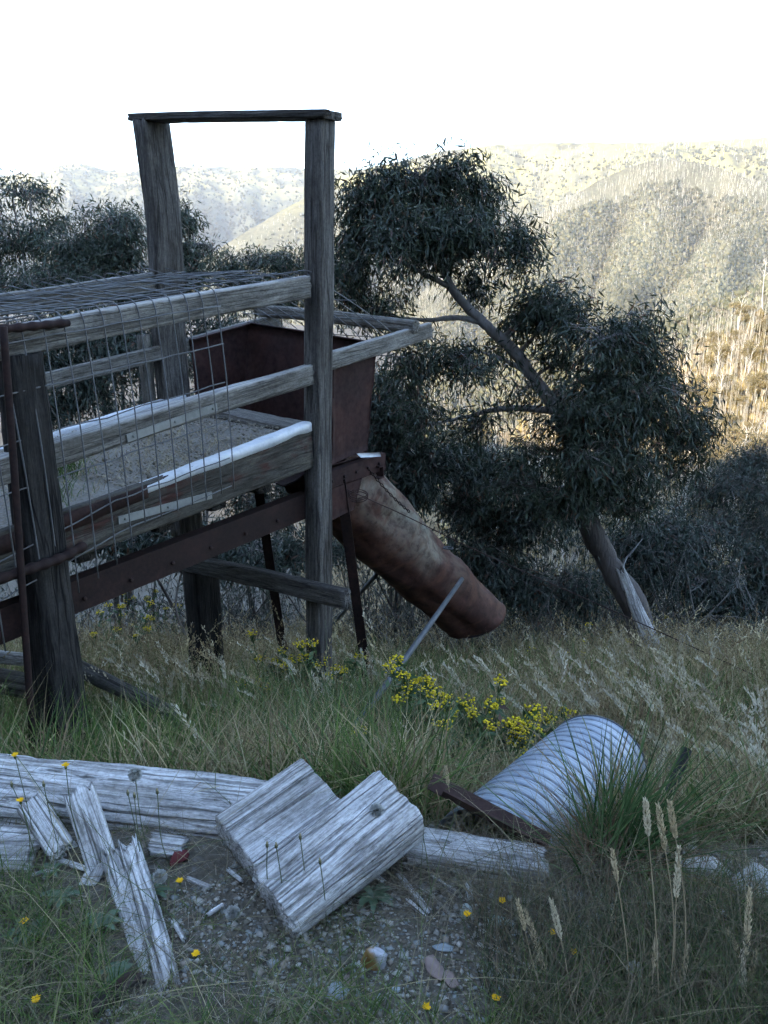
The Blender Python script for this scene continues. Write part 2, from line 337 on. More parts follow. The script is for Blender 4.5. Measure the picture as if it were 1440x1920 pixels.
def prism(name, A, B, prof, up, mat, parent=None, closed=True, jit=0.0, nseg=1):
    """a rolled steel section: profile (local y, z) swept from A to B"""
    A = np.asarray(A, float); B = np.asarray(B, float); L = float(np.linalg.norm(B - A)); n = len(prof); pr = np.array(prof, float)
    g = Geo(); X = np.linspace(0, L, nseg + 1); V = np.zeros((nseg + 1, n, 3)); V[:, :, 0] = X[:, None]; V[:, :, 1:] = pr[None]
    if jit: V[:, :, 1:] += (np.stack([vn(X * 3, 1.5, 0, 4), vn(X * 3, 7.5, 0, 5)], -1)[:, None] - .5) * jit
    i, j = np.meshgrid(np.arange(nseg), np.arange(n), indexing='ij'); j2 = (j + 1) % n
    Q = np.stack([i * n + j, i * n + j2, (i + 1) * n + j2, (i + 1) * n + j], -1).reshape(-1, 4)
    me = bpy.data.meshes.new(name); e = nseg * n
    me.from_pydata([tuple(x) for x in V.reshape(-1, 3)], [], [tuple(int(y) for y in x) for x in Q] + [tuple(range(n))[::-1], tuple(range(e, e + n))])
    me.materials.append(mat); return link(name, me, parent, frame(A, B, up))
def rect(w_, h): return [(-w_ / 2, -h / 2), (w_ / 2, -h / 2), (w_ / 2, h / 2), (-w_ / 2, h / 2)]
def angle(w_, h, t): return [(0, 0), (w_, 0), (w_, t), (t, t), (t, h), (0, h)]
def chan(w_, h, t): return [(0, -h / 2), (w_, -h / 2), (w_, -h / 2 + t), (t, -h / 2 + t), (t, h / 2 - t), (w_, h / 2 - t), (w_, h / 2), (0, h / 2)]
def tubes_obj(name, paths, mat, parent=None, n=5, smooth=True, c=(1, 1, 1)):
    g = Geo()
    for pts, r in paths: g.add(*tube(pts, r, n), c=c)
    return link(name, g.mesh(name, mat, smooth), parent)
UP = (0, 0, 1)

# ------------------------------------------------------------------ ground and hills
def polar_ground():
    r = np.concatenate([np.linspace(.0, 3.2, 42)[1:], np.geomspace(3.2, 9000, 120)[1:]]); a = np.concatenate([np.linspace(-60, 60, 260), np.linspace(60, 300, 80)[1:-1]]) * math.pi / 180
    Rr, Aa = np.meshgrid(r, a, indexing='ij'); X = Rr * np.sin(Aa); Y = Rr * np.cos(Aa); Z = gz(X, Y); n = len(a); m = len(r)
    i, j = np.meshgrid(np.arange(m - 1), np.arange(n), indexing='ij'); j2 = (j + 1) % n
    Q = np.stack([i * n + j, (i + 1) * n + j, (i + 1) * n + j2, i * n + j2], -1).reshape(-1, 4)[:, ::-1]
    V = np.stack([X, Y, Z], -1).reshape(-1, 3); V = np.concatenate([V, [[0, 0, float(gz(0., 0.))]]]); c = len(V) - 1
    g = Geo().add(V, Q, [(c, k, (k + 1) % n) for k in range(n)][::1]); return link('ground', g.mesh('ground', M_ground, True))
tag(polar_ground(), kind='structure')

def hill(name, crest, run, drop, mat, amp, gfreq, seed, nu=220, nt_=70, back=True, prof=1.0):
    """crest: (px, py, distance); the face falls from it towards the valley, the back falls away behind"""
    cp = np.array(crest, float); px = np.linspace(cp[0, 0], cp[-1, 0], nu)
    py = np.interp(px, cp[:, 0], cp[:, 1]); dist = np.interp(px, cp[:, 0], cp[:, 2])
    k = np.ones(7) / 7; py = np.convolve(np.pad(py, 3, 'edge'), k, 'valid'); dist = np.convolve(np.pad(dist, 3, 'edge'), k, 'valid')
    d = np.stack([ray(x, y) for x, y in zip(px, py)]); hd = np.hypot(d[:, 0], d[:, 1]); top = CAM + d / hd[:, None] * dist[:, None]; dirh = d[:, :2] / hd[:, None]
    t = np.concatenate([-np.linspace(1, 0, 10)[:-1], np.linspace(0, 1, nt_)])
    rr = np.broadcast_to(run, (nu,)) if np.ndim(run) == 0 else np.interp(px, cp[:, 0], run)
    hor = dist[None] - t[:, None] * rr[None]
    z = top[None, :, 2] - np.where(t >= 0, np.abs(t) ** prof * drop, np.abs(t) * drop * .8)[:, None]
    X = dirh[None, :, 0] * hor; Y = dirh[None, :, 1] * hor
    u = (px - px[0])[None] / 1440 * gfreq
    gul = 1 - np.abs(2 * fbm(u + t[:, None] * .5, t[:, None] * .6, 0, 3, seed) - 1) * 1.6
    det = fbm(u * 6, t[:, None] * 8, 0, 4, seed + 9) - .5
    m = np.clip(t[:, None] * 5, 0, 1) * np.clip((1.05 - t[:, None]) * 4, .15, 1)
    z = z - gul * amp * m + det * amp * .35 * np.clip(np.abs(t[:, None]) * 6 + .25, 0, 1)
    V = np.stack([X, Y, z], -1); T = len(t)
    i, j = np.meshgrid(np.arange(T - 1), np.arange(nu - 1), indexing='ij')
    Q = np.stack([i * nu + j, (i + 1) * nu + j, (i + 1) * nu + j + 1, i * nu + j + 1], -1).reshape(-1, 4)
    o = tag(link(name, Geo().add(V.reshape(-1, 3), Q).mesh(name, mat, True)), kind='structure')
    F = V[9:]
    def at(pu, tv):                                    # a point of the face: image column, 0 crest .. 1 foot
        a = np.clip((np.asarray(pu) - px[0]) / (px[-1] - px[0]) * (nu - 1), 0, nu - 1.001); b = np.clip(np.asarray(tv) * (nt_ - 1), 0, nt_ - 1.001)
        i0, j0 = b.astype(int), a.astype(int); fb, fa = (b - i0)[:, None], (a - j0)[:, None]
        return (F[i0, j0] * (1 - fa) + F[i0, j0 + 1] * fa) * (1 - fb) + (F[i0 + 1, j0] * (1 - fa) + F[i0 + 1, j0 + 1] * fa) * fb
    return o, at
H0 = hill_mat('blue_range_scrub', (.035, .04, .036), (.07, .078, .062), (.13, .13, .09), .004, (250, 420, (.22, .20, .09)))
H1 = hill_mat('dead_forest_slope', (.05, .05, .034), (.105, .10, .064), (.19, .175, .115), .006, (150, 300, (.28, .25, .10)))
H2 = hill_mat('spur_slope', (.05, .05, .034), (.105, .098, .064), (.18, .165, .11), .012)
H3 = hill_mat('lower_slope', (.05, .048, .035), (.10, .09, .06), (.17, .15, .10), .03)
H4 = hill_mat('near_spur_slope', (.08, .06, .035), (.17, .13, .075), (.28, .22, .13), .12)
_, on0 = hill('hills', [(-500, 330, 5200), (0, 332, 5200), (80, 320, 5100), (110, 308, 5000), (135, 304, 5000), (165, 310, 5000), (215, 322, 5000), (280, 318, 5000), (340, 312, 4900), (450, 312, 4700), (560, 316, 4700), (690, 318, 4700), (900, 330, 4800)], 2600, 640, H0, 210, 9, 3, 200, 60)
_, on1 = hill('hills', [(150, 640, 2600), (380, 485, 2700), (480, 425, 2800), (560, 378, 2900), (640, 338, 3000), (700, 312, 3100), (800, 290, 3200), (880, 276, 3200), (980, 268, 3200), (1100, 268, 3100), (1200, 266, 3000), (1320, 263, 2900), (1440, 258, 2800), (1700, 255, 2700), (2100, 300, 2700)], 1500, 520, H1, 130, 8, 11, 260, 80)
_, on2 = hill('hills', [(700, 610, 1450), (860, 500, 1550), (1000, 412, 1650), (1080, 362, 1700), (1160, 320, 1750), (1230, 300, 1800), (1300, 302, 1790), (1370, 322, 1760), (1440, 348, 1740), (1600, 420, 1700), (2000, 560, 1700)], 850, 330, H2, 75, 8, 23, 260, 90)
_, on3 = hill('hills', [(600, 720, 700), (850, 675, 760), (1000, 655, 800), (1150, 630, 820), (1300, 585, 820), (1440, 525, 820), (1700, 440, 820), (2000, 400, 820)], 420, 150, H3, 22, 6, 31, 220, 60)
_, on4 = hill('hills', [(560, 980, 210), (760, 880, 225), (930, 815, 235), (1080, 770, 240), (1200, 705, 245), (1300, 655, 245), (1380, 615, 240), (1440, 590, 235), (1700, 520, 230), (2000, 480, 230)], 130, 62, H4, 6, 6, 41, 200, 60)

ICO = None
def ico():
    global ICO
    if ICO is None:
        p = (1 + 5 ** .5) / 2
        v = nrm(np.array([(-1, p, 0), (1, p, 0), (-1, -p, 0), (1, -p, 0), (0, -1, p), (0, 1, p), (0, -1, -p), (0, 1, -p), (p, 0, -1), (p, 0, 1), (-p, 0, -1), (-p, 0, 1)], float))
        f = np.array([(0, 11, 5), (0, 5, 1), (0, 1, 7), (0, 7, 10), (0, 10, 11), (1, 5, 9), (5, 11, 4), (11, 10, 2), (10, 7, 6), (7, 1, 8), (3, 9, 4), (3, 4, 2), (3, 2, 6), (3, 6, 8), (3, 8, 9), (4, 9, 5), (2, 4, 11), (6, 2, 10), (8, 6, 7), (9, 8, 1)])
        ICO = (v, f)
    return ICO
OCT = (np.array([(1, 0, 0), (-1, 0, 0), (0, 1, 0), (0, -1, 0), (0, 0, 1), (0, 0, -1)], float), np.array([(0, 2, 4), (2, 1, 4), (1, 3, 4), (3, 0, 4), (2, 0, 5), (1, 2, 5), (3, 1, 5), (0, 3, 5)]))
def blobs(g, P, R, col, rg, jit=.35, octa=False):
    v, f = OCT if octa else ico(); n = len(P); K = len(v); jj = 1 + (rg.random((n, K)) - .5) * 2 * jit
    if octa:
        a = rg.uniform(0, 6.28, n); ca, sa = np.cos(a)[:, None], np.sin(a)[:, None]; tl = rg.uniform(-.5, .5, (n, 1)); v = np.stack([v[None, :, 0] * ca - v[None, :, 1] * sa, v[None, :, 0] * sa + v[None, :, 1] * ca, v[None, :, 2] + tl * v[None, :, 0]], -1)
        V = v * jj[:, :, None] * np.asarray(R).reshape(n, 1, -1) + P[:, None]; T = (f[None] + (np.arange(n) * K)[:, None, None]).reshape(-1, 3); g.add(V.reshape(-1, 3), None, T, np.repeat(col, K, 0)); return
    V = v[None] * jj[:, :, None] * np.asarray(R).reshape(n, 1, -1) + P[:, None]
    T = (f[None] + (np.arange(n) * 12)[:, None, None]).reshape(-1, 3); g.add(V.reshape(-1, 3), None, T, np.repeat(col, 12, 0))
def trunks(g, P, H, W, lean, col, rg):
    n = len(P); an = np.arange(3) * 2 * np.pi / 3; ring = np.stack([np.cos(an), np.sin(an), 0 * an], -1)
    top = P + np.stack([lean[:, 0], lean[:, 1], H], -1)
    V = np.concatenate([P[:, None] + ring[None] * W[:, None, None], top[:, None] + ring[None] * W[:, None, None] * .4], 1)
    Q = np.array([(0, 1, 4, 3), (1, 2, 5, 4), (2, 0, 3, 5)]); Q = (Q[None] + (np.arange(n) * 6)[:, None, None]).reshape(-1, 4)
    g.add(V.reshape(-1, 3), Q, None, np.repeat(col, 6, 0))
def far_forest():
    rg = np.random.default_rng(21)
    def colr(n, a, b, j=.25): t = rg.random((n, 1)); return (np.array(a) * (1 - t) + np.array(b) * t) * (1 + (rg.random((n, 1)) - .5) * j)
    def lay(name, on, nb, nt_, pu, tb, tt, size, hgt, ca, cb, wid, label, seed, clump=3.0):
        g = Geo()
        if nb:
            u = rg.uniform(*pu, nb * 2); t = rg.uniform(*tb, nb * 2); k = .45 * fbm(u / 1440 * 30, t * clump * 3, 0, 3, seed) + .55 * rg.random(len(u)) + (t - np.mean(tb)) * .3 > .46; u, t = u[k], t[k]; P = on(u, t); n = len(P)
            R = size * rg.uniform(.6, 1.25, (n, 1)) * np.array([[1, 1, 1.05]]); P = P + np.array([0, 0, 1]) * R[:, 2:] * .7
            blobs(g, P, R, colr(n, ca, cb) * np.clip(.25 + 1.5 * fbm(u / 1440 * 13, t * 4.5, 0, 3, seed + 8), .5, 1.5)[:, None], rg, .35, True)
        if nt_:
            u = rg.uniform(*pu, nt_ * 2); t = rg.uniform(*tt, nt_ * 2); k = .6 * fbm(u / 1440 * 22, t * 5, 0, 3, seed + 4) + .4 * rg.random(len(u)) - .12 * t > .47; u, t = u[k], t[k]; P = on(u, t); n = len(P)
            trunks(g, P - np.array([0, 0, 1.]), hgt * rg.uniform(.55, 1.1, n), wid * rg.uniform(.6, 1.2, n), rg.normal(0, hgt * .04, (n, 2)), colr(n, (.34, .31, .25), (.60, .56, .47)), rg)
        return tag(link('forest', g.mesh('forest', M_far)), label, 'forest', kind='stuff')
    lay('a', on0, 8000, 0, (-80, 900), (.0, .8), (0, 1), 6.5, 20, (.028, .037, .032), (.075, .08, .06), 1, 'hazy blue forest on the far left range', 2)
    lay('b', on1, 12000, 6000, (350, 1560), (.05, 1), (.02, .8), 4.5, 13, (.042, .047, .033), (.11, .105, .062), .8, 'burnt pale forest on the long far ridge', 5)
    lay('c', on2, 30000, 12000, (780, 1560), (.10, 1), (0, .8), 4.0, 12, (.045, .05, .036), (.135, .125, .075), .33, 'dead white trunks and regrowth on the big spur', 9)
    lay('d', on3, 14000, 4000, (700, 1600), (0, 1), (0, .6), 3.2, 12, (.065, .07, .045), (.16, .15, .085), .22, 'gum forest on the lower slope above the valley', 14, 1.5)
    lay('e', on4, 3600, 6500, (820, 1560), (.0, 1), (0, .9), 1.3, 10, (.12, .105, .05), (.28, .22, .105), .085, 'golden sunlit regrowth and thin trunks on the near spur', 19, 1.2)
far_forest()

# ------------------------------------------------------------------ leaves and trees
def leaves(g, P, per, L, spread, col, rg, droop=.8, wid=.15, out=None):
    n = len(P) * per; base = np.repeat(P, per, 0) + rg.normal(0, spread, (n, 3))
    d = rg.normal(0, .55, (n, 3)); d[:, 2] -= droop
    if out is not None: d += np.repeat(out, per, 0) * .35
    d = nrm(d); l = L * rg.uniform(.55, 1.25, (n, 1)); sd = nrm(np.cross(d, rg.normal(0, 1, (n, 3)))); nn = np.cross(d, sd)
    mid = base + d * l * .42; w_ = l * wid * rg.uniform(.7, 1.2, (n, 1)); cur = nn * l * rg.uniform(-.12, .12, (n, 1))
    V = np.stack([base, mid + sd * w_ * .5 + cur, base + d * l, mid - sd * w_ * .5 + cur], 1)
    T = np.array([(0, 1, 2), (0, 2, 3)]); T = (T[None] + (np.arange(n) * 4)[:, None, None]).reshape(-1, 3)
    t = rg.random((n, 1)); c = np.array(col[0]) * (1 - t) + np.array(col[1]) * t; r = rg.random(n) < .04
    c = c * rg.uniform(.7, 1.25, (n, 1)); c[r] = np.array([.09, .045, .025]) * rg.uniform(.6, 1.3, (r.sum(), 1))
    g.add(V.reshape(-1, 3), None, T, np.repeat(c, 4, 0))
GREEN = ((.014, .024, .015), (.040, .054, .029))
def gum(name, label, limbs, lobes, seed, leafL=.11, per=13, col=GREEN, base=None, group=None, bark=None, twigr=.004, droop=.8, limb_r=.022, spread=.07, wid=.15, cat='tree', dens=1.0, thr=.40):
    """limbs: [(points, r0, r1, material index)], lobes: [(centre, (rx, ry, rz), clusters)]"""
    rg = np.random.default_rng(seed); base = base if base is not None else limbs[0][0][0]
    t = thing(name, label, cat, base, group); gw = Geo(); sk = []
    for pts, r0, r1, mi in limbs:
        n = max(6, int(len(pts) * 7)); p = spline(pts, n); p[1:-1] += rg.normal(0, r0 * .05, (n - 2, 3))
        rr = np.linspace(r0, r1, n) * (1 + .2 * (vn(np.arange(n) * .5, seed, 0, 7) - .5)); gw.add(*tube(p, rr, 10 if r0 > .05 else 6), m=mi); sk.append(p[n // 4:])
    sk = np.concatenate(sk); gl = Geo()
    for c, r, ncl in lobes:
        ncl = int(ncl * dens); c = np.asarray(c, float); k = sk[np.argmin(np.linalg.norm(sk - c, axis=1) + np.maximum(0, sk[:, 2] - c[2]) * .7)]
        midp = (k + c) / 2 + rg.normal(0, .08, 3) * np.linalg.norm(c - k); lp = spline([k, midp, c], 8); gw.add(*tube(lp, np.linspace(limb_r, limb_r * .35, 8), 5), m=1)
        ns = max(4, int(ncl / 11)); d = nrm(rg.normal(0, 1, (ns, 3))); sub = c + d * (rg.random((ns, 1)) ** .45 * (.6 + .6 * rg.random((ns, 1)))) * np.asarray(r) * .95
        si = rg.integers(0, ns, ncl); ss = rg.uniform(.14, .30, ns)[si][:, None]; P = sub[si] + np.clip(rg.normal(0, 1, (ncl, 3)), -1.7, 1.7) * ss * np.asarray(r) * np.array([1, 1, .8])
        keep = fbm(P[:, 0] * 4.5, P[:, 1] * 4.5, P[:, 2] * 4.5, 2, seed + 3) > thr; P = P[keep]
        for q in P[::2]:
            a = lp[rg.integers(3, 8)]; m_ = (a + q) / 2 + np.array([0, 0, .1 * np.linalg.norm(q - a)]) + rg.normal(0, .04, 3); gw.add(*tube([a, m_, q], [twigr * 1.6, twigr * 1.2, twigr * .6], 3, False), m=1)
        leaves(gl, P, per, leafL, spread, col, rg, droop, wid, nrm(P - c))
    link('trunk', gw.mesh('trunk', [bark or M_bark, M_limb, M_dead], True), t); link('crown', gl.mesh('crown', M_leaf), t)
    return t
def lob(px, py, y, rx, ry, n, rz=None):
    c = AT(px, py, y); k = np.linalg.norm(c - CAM) / FPX; return (c, (rx * k, (rz or rx) * k * .8, ry * k), n)
TY = 7.75
def tp(px, py, y=None): return AT(px, py, TY + (.12 if py < 800 else 0))
TY = 8.0; tb = AT(1226, 1225, TY); tb[2] = float(gz(tb[0], TY)) - .1
big = gum('gum_tree', 'large leaning gum tree with split grey trunk beyond the rusty chute',
    [([tb + (0, 0, -.15), tp(1195, 1150), tp(1150, 1070), tp(1105, 985), tp(1085, 900), tp(1075, 830)], .15, .10, 0),
     ([tp(1090, 940), tp(1060, 800), tp(1020, 735), tp(960, 655), tp(900, 600), tp(850, 545), tp(825, 480), tp(810, 400), tp(800, 330)], .085, .018, 1),
     ([tp(1080, 860), tp(1105, 760), tp(1130, 680), tp(1170, 620)], .07, .02, 1),
     ([tp(1085, 900), tp(1160, 850), tp(1230, 800), tp(1290, 770)], .06, .018, 1),
     ([tp(1110, 960), tp(1170, 930), tp(1220, 960)], .05, .015, 1),
     ([tp(910, 606), tp(860, 596), tp(800, 600), tp(730, 592), tp(680, 560)], .035, .012, 1),
     ([tp(1000, 708), tp(940, 672), tp(880, 655)], .028, .01, 1),
     ([tp(1045, 770), tp(950, 765), tp(880, 780), tp(790, 800)], .04, .012, 1),
     ([tp(835, 500), tp(890, 470), tp(950, 455)], .03, .01, 1),
     ([tp(845, 540), tp(770, 500), tp(700, 470)], .032, .01, 1)],
    [lob(800, 330, TY, 85, 48, 150), lob(760, 390, TY + .2, 100, 70, 190), lob(690, 400, TY - .1, 60, 55, 110), lob(860, 400, TY, 75, 65, 150), lob(855, 320, TY, 50, 35, 60), lob(720, 345, TY, 40, 24, 30),
     lob(780, 490, TY + .3, 120, 60, 190), lob(670, 500, TY, 60, 75, 130), lob(700, 590, TY, 90, 45, 90), lob(960, 445, TY, 60, 32, 90), lob(930, 500, TY, 62, 45, 90), lob(890, 545, TY + .4, 60, 40, 50),
     lob(1060, 590, TY, 90, 48, 150), lob(1160, 620, TY - .2, 85, 62, 170), lob(1220, 690, TY, 80, 75, 170), lob(1120, 700, TY + .2, 95, 75, 180), lob(1270, 780, TY, 70, 55, 120), lob(1190, 800, TY - .2, 95, 70, 150), lob(1080, 800, TY - .3, 80, 70, 150), lob(1120, 890, TY - .3, 90, 62, 150), lob(1260, 880, TY, 62, 48, 75), lob(1190, 930, TY, 60, 45, 60), lob(1050, 680, TY + .2, 60, 50, 80),
     lob(860, 690, TY - .3, 90, 42, 120), lob(770, 680, TY - .3, 70, 45, 100), lob(900, 800, TY, 75, 45, 60), lob(790, 780, TY, 80, 60, 120), lob(970, 610, TY + .3, 40, 30, 25), lob(650, 450, TY + .2, 40, 60, 70), lob(900, 350, TY + .2, 40, 40, 60), lob(990, 460, TY, 38, 28, 50), lob(700, 300 + 60, TY, 55, 40, 80), lob(830, 450, TY - .5, 60, 50, 100), lob(740, 450, TY - .5, 70, 60, 120), lob(880, 440, TY - .4, 60, 50, 90),
     lob(1090, 860, TY - .7, 70, 55, 120), lob(1140, 770, TY - .6, 80, 60, 130), lob(1060, 760, TY - .6, 50, 45, 70), lob(1180, 870, TY - .5, 70, 50, 100), lob(1090, 930, TY - .5, 50, 35, 50), lob(1200, 740, TY - .5, 80, 60, 120), lob(1310, 820, TY, 40, 40, 50), lob(1120, 640, TY - .5, 80, 45, 110), lob(1000, 590, TY, 50, 36, 70), lob(1010, 560, TY + .1, 50, 36, 55), lob(945, 645, TY + .2, 45, 26, 30), lob(985, 730, TY - .3, 45, 35, 36), lob(1000, 850, TY - .2, 60, 45, 75), lob(950, 905, TY - .1, 60, 50, 80), lob(1040, 955, TY - .35, 60, 40, 75), lob(1190, 960, TY - .2, 55, 40, 55), lob(1150, 930, TY - .45, 50, 40, 60), lob(1290, 840, TY - .2, 50, 40, 50), lob(640, 560, TY + .1, 40, 50, 50)], 5, leafL=.098, wid=.18, dens=1.2, thr=.40, per=11, spread=.085)
dt = timber('dead_trunk', AT(1232, 1232, TY - .14), AT(1166, 1070, TY - .12), .20, .17, (0, -1, 0), W_silver, big, 66, nu=70, nv=72, p=2.4, taper=(1.05, .5), groove=.012, gfreq=4, endj=.09, warp=.02); dt['label'] = 'bare silver grey dead half of the trunk'
g = Geo().add(*tube(spline([AT(1165, 1075, TY - .1), AT(1172, 1050, TY - .1), AT(1184, 1036, TY - .12), AT(1205, 1010, TY - .1)], 10), np.linspace(.016, .004, 10), 6)); link('dead_branch', g.mesh('dead_branch', M_dead, True), big)
stub = timber('dead_stump', AT(1312, 1262, TY - .3), AT(1284, 1192, TY - .25), .13, .11, (0, -1, 0), W_silver, None, 67, nu=40, nv=48, p=2.4, taper=(1.1, .6), groove=.012, gfreq=4, endj=.07, warp=.015); tag(stub, 'short splintered grey stump right of the leaning gum trunk', 'stump')

# trees behind the ramp, to the left and between the posts
def small_tree(name, label, bx, top, Y, lobes, seed, r=.09, leafL=.09, col=GREEN, group=None, nl=2, dens=2.0, sp=50):
    z0 = float(gz(AT(bx, 700, Y)[0], Y)); b0 = AT(bx, 700, Y); b0[2] = z0 - .2
    rg = np.random.default_rng(seed); tops = [AT(bx + k, top + 30 + abs(k) * .6, Y + rg.uniform(-.2, .4)) for k in np.linspace(-sp, sp, nl + 1)]
    limbs = [([b0, b0 * .5 + tops[0] * .5 + rg.normal(0, .12, 3), tops[0]], r, .012, 0)] + [([b0 * .75 + q * .25, b0 * .4 + q * .6 + rg.normal(0, .15, 3), q], r * .6, .01, 1) for q in tops[1:]]
    return gum(name, label, limbs, [lob(*l) for l in lobes], seed, leafL, col=col, group=group, per=11, dens=dens, thr=.30, wid=.20)
BG = ((.024, .037, .025), (.06, .078, .048))
small_tree('gum_tree', 'tall thin gum tree with open crown at the left edge', 40, 330, 12.5, [(40, 365, 12.5, 75, 42, 100), (-20, 420, 12.5, 80, 60, 120), (85, 430, 12.3, 50, 40, 70), (30, 470, 12.5, 85, 45, 110), (105, 470, 12.2, 40, 40, 50), (-30, 520, 12.2, 80, 50, 120), (60, 540, 12.2, 80, 40, 120)], 51, .07, .10, BG, nl=3, dens=1.2)
small_tree('gum_tree', 'bushy dark gum tree rising left of the leaning slab post', 205, 405, 11.5, [(215, 425, 11.5, 65, 38, 130), (150, 470, 11.5, 70, 50, 150), (235, 480, 11.3, 55, 60, 140), (180, 530, 11.2, 95, 45, 170), (110, 545, 11.2, 70, 45, 120), (250, 540, 11.3, 50, 45, 100)], 52, .08, .09, BG)
small_tree('gum_tree', 'slender gum sapling standing right behind the leaning slab post', 350, 385, 11.0, [(350, 410, 11, 26, 34, 40), (345, 470, 11, 45, 42, 80), (395, 465, 11, 22, 30, 26), (365, 520, 11, 55, 40, 90), (320, 560, 11, 55, 40, 80)], 53, .05, .09, BG, sp=12)
small_tree('gum_tree', 'low spreading gum framed between the two tall posts', 480, 465, 12.0, [(430, 500, 12, 50, 30, 70), (490, 495, 12, 55, 32, 90), (545, 495, 12, 45, 32, 70), (460, 545, 12, 80, 38, 130), (545, 550, 12, 60, 40, 110), (600, 520, 12, 50, 40, 80)], 54, .06, .085, BG)
DK = ((.018, .028, .022), (.05, .066, .045))
small_tree('gum_shrub', 'dense dark shrub filling the right edge below the sunlit trunks', 1395, 850, 10.5, [(1420, 860, 10.5, 60, 40, 120), (1380, 910, 10.4, 80, 50, 170), (1440, 930, 10.4, 70, 60, 170), (1320, 930, 10.6, 55, 45, 100), (1350, 980, 10.3, 90, 50, 150), (1460, 1000, 10.2, 80, 50, 150)], 61, .06, .07, DK)
SHR = [('dark wattle shrub directly behind the rusty hopper', 740, 700, 9.3, [(720, 740, 9.3, 60, 60, 130), (760, 800, 9.2, 80, 60, 170), (710, 840, 9.2, 60, 60, 140), (800, 880, 9.1, 80, 60, 170), (740, 920, 9.0, 70, 50, 150)]),
       ('drooping shrub in the shade left of the big gum trunk', 900, 840, 9.6, [(880, 860, 9.6, 80, 50, 120), (950, 900, 9.6, 80, 55, 150), (870, 950, 9.5, 80, 60, 170), (960, 990, 9.4, 80, 60, 160), (1040, 960, 9.5, 70, 55, 120), (900, 1040, 9.2, 90, 45, 130)]),
       ('scrubby bush filling the gap right of the big gum trunk', 1240, 980, 9.8, [(1230, 1000, 9.8, 80, 50, 130), (1300, 1020, 9.7, 80, 50, 140), (1220, 1070, 9.6, 80, 50, 120), (1330, 1090, 9.5, 90, 50, 120), (1160, 1020, 9.9, 60, 45, 80)]),
       ('shaded bush at the right edge above the dry grass', 1420, 1030, 9.6, [(1430, 1050, 9.6, 70, 50, 120), (1400, 1110, 9.5, 80, 45, 110), (1470, 1120, 9.5, 70, 45, 90)]),
       ('low dark bush seen under the ramp beyond the tall post', 480, 760, 10.5, [(440, 640, 10.5, 90, 60, 170), (520, 720, 10.4, 90, 70, 190), (420, 760, 10.3, 90, 60, 170), (500, 840, 10.1, 90, 60, 170), (580, 900, 9.9, 90, 60, 150), (480, 940, 9.8, 90, 50, 120)]),
       ('low shady bush behind the squat post under the ramp', 330, 1000, 8.9, [(150, 1000, 9.0, 90, 45, 120), (250, 1010, 8.9, 90, 45, 130), (360, 1020, 8.8, 90, 45, 130), (470, 1030, 8.7, 90, 45, 130), (570, 1040, 8.7, 80, 40, 110)]),
       ('low dark scrub below the chute against the slope', 760, 1030, 9.2, [(690, 1020, 9.3, 80, 45, 120), (790, 1060, 9.2, 80, 40, 110), (890, 1090, 9.1, 90, 40, 120), (990, 1100, 9.0, 90, 40, 120), (1080, 1110, 9.0, 70, 36, 80)]),
       ('grey green bush behind the far rails of the ramp', 180, 640, 10.2, [(120, 620, 10.2, 110, 50, 170), (220, 640, 10.2, 100, 50, 170), (60, 680, 10.1, 100, 50, 150), (170, 710, 10, 110, 50, 170), (290, 660, 10.2, 80, 60, 140), (60, 760, 9.8, 100, 50, 130), (230, 790, 9.8, 110, 55, 150)])]
for i, (lb, bx, top, Y, L) in enumerate(SHR):
    small_tree('shrub', lb, bx, top, Y, [(a, b, c, d, e, n) for a, b, c, d, e, n in L], 70 + i, .035, .105, DK, None, 3, 1.75)

def undergrowth():
    rg = np.random.default_rng(90); g = Geo(); gl = Geo()
    for k in range(520):
        px = rg.uniform(640, 1500) if k % 3 else rg.uniform(-60, 640); Y = rg.uniform(8.6, 11.5) if px > 640 else rg.uniform(9.2, 12); x = AT(px, 1100, Y)[0]; b = np.array([x, Y, float(gz(x, Y)) - .1])
        h = rg.uniform(.8, 2.0); d = nrm(np.array([rg.normal(0, .6), rg.normal(0, .4), 1.0])); top = b + d * h + rg.normal(0, .15, 3); p = spline([b, (b + top) / 2 + rg.normal(0, .12, 3), top], 7)
        c = np.array([.10, .095, .085]) * rg.uniform(.35, 1.9); g.add(*tube(p, np.linspace(rg.uniform(.008, .02), .003, 7), 4, False), c=c)
        for j in range(5):
            a = p[rg.integers(2, 7)]; e = a + nrm(rg.normal(0, 1, 3) + (0, 0, .4)) * rg.uniform(.2, .6); g.add(*tube([a, (a + e) / 2 + rg.normal(0, .04, 3), e], [.005, .0035, .002], 3, False), c=c)
            if rg.random() < .7: leaves(gl, np.array([e]), 20, .075, .14, DK, rg, wid=.2)
    g2 = Geo()
    for v, q, t, c in zip(gl.v, [None] * len(gl.v), gl.t, gl.c): pass
    o = tag(link('undergrowth', g.mesh('undergrowth', tint_mat('bare_twig', .9, 0, .1))), 'tangle of bare grey twigs under the trees', 'undergrowth', kind='stuff')
    link('foliage', gl.mesh('foliage', M_leaf), o)['kind'] = 'stuff'
undergrowth()

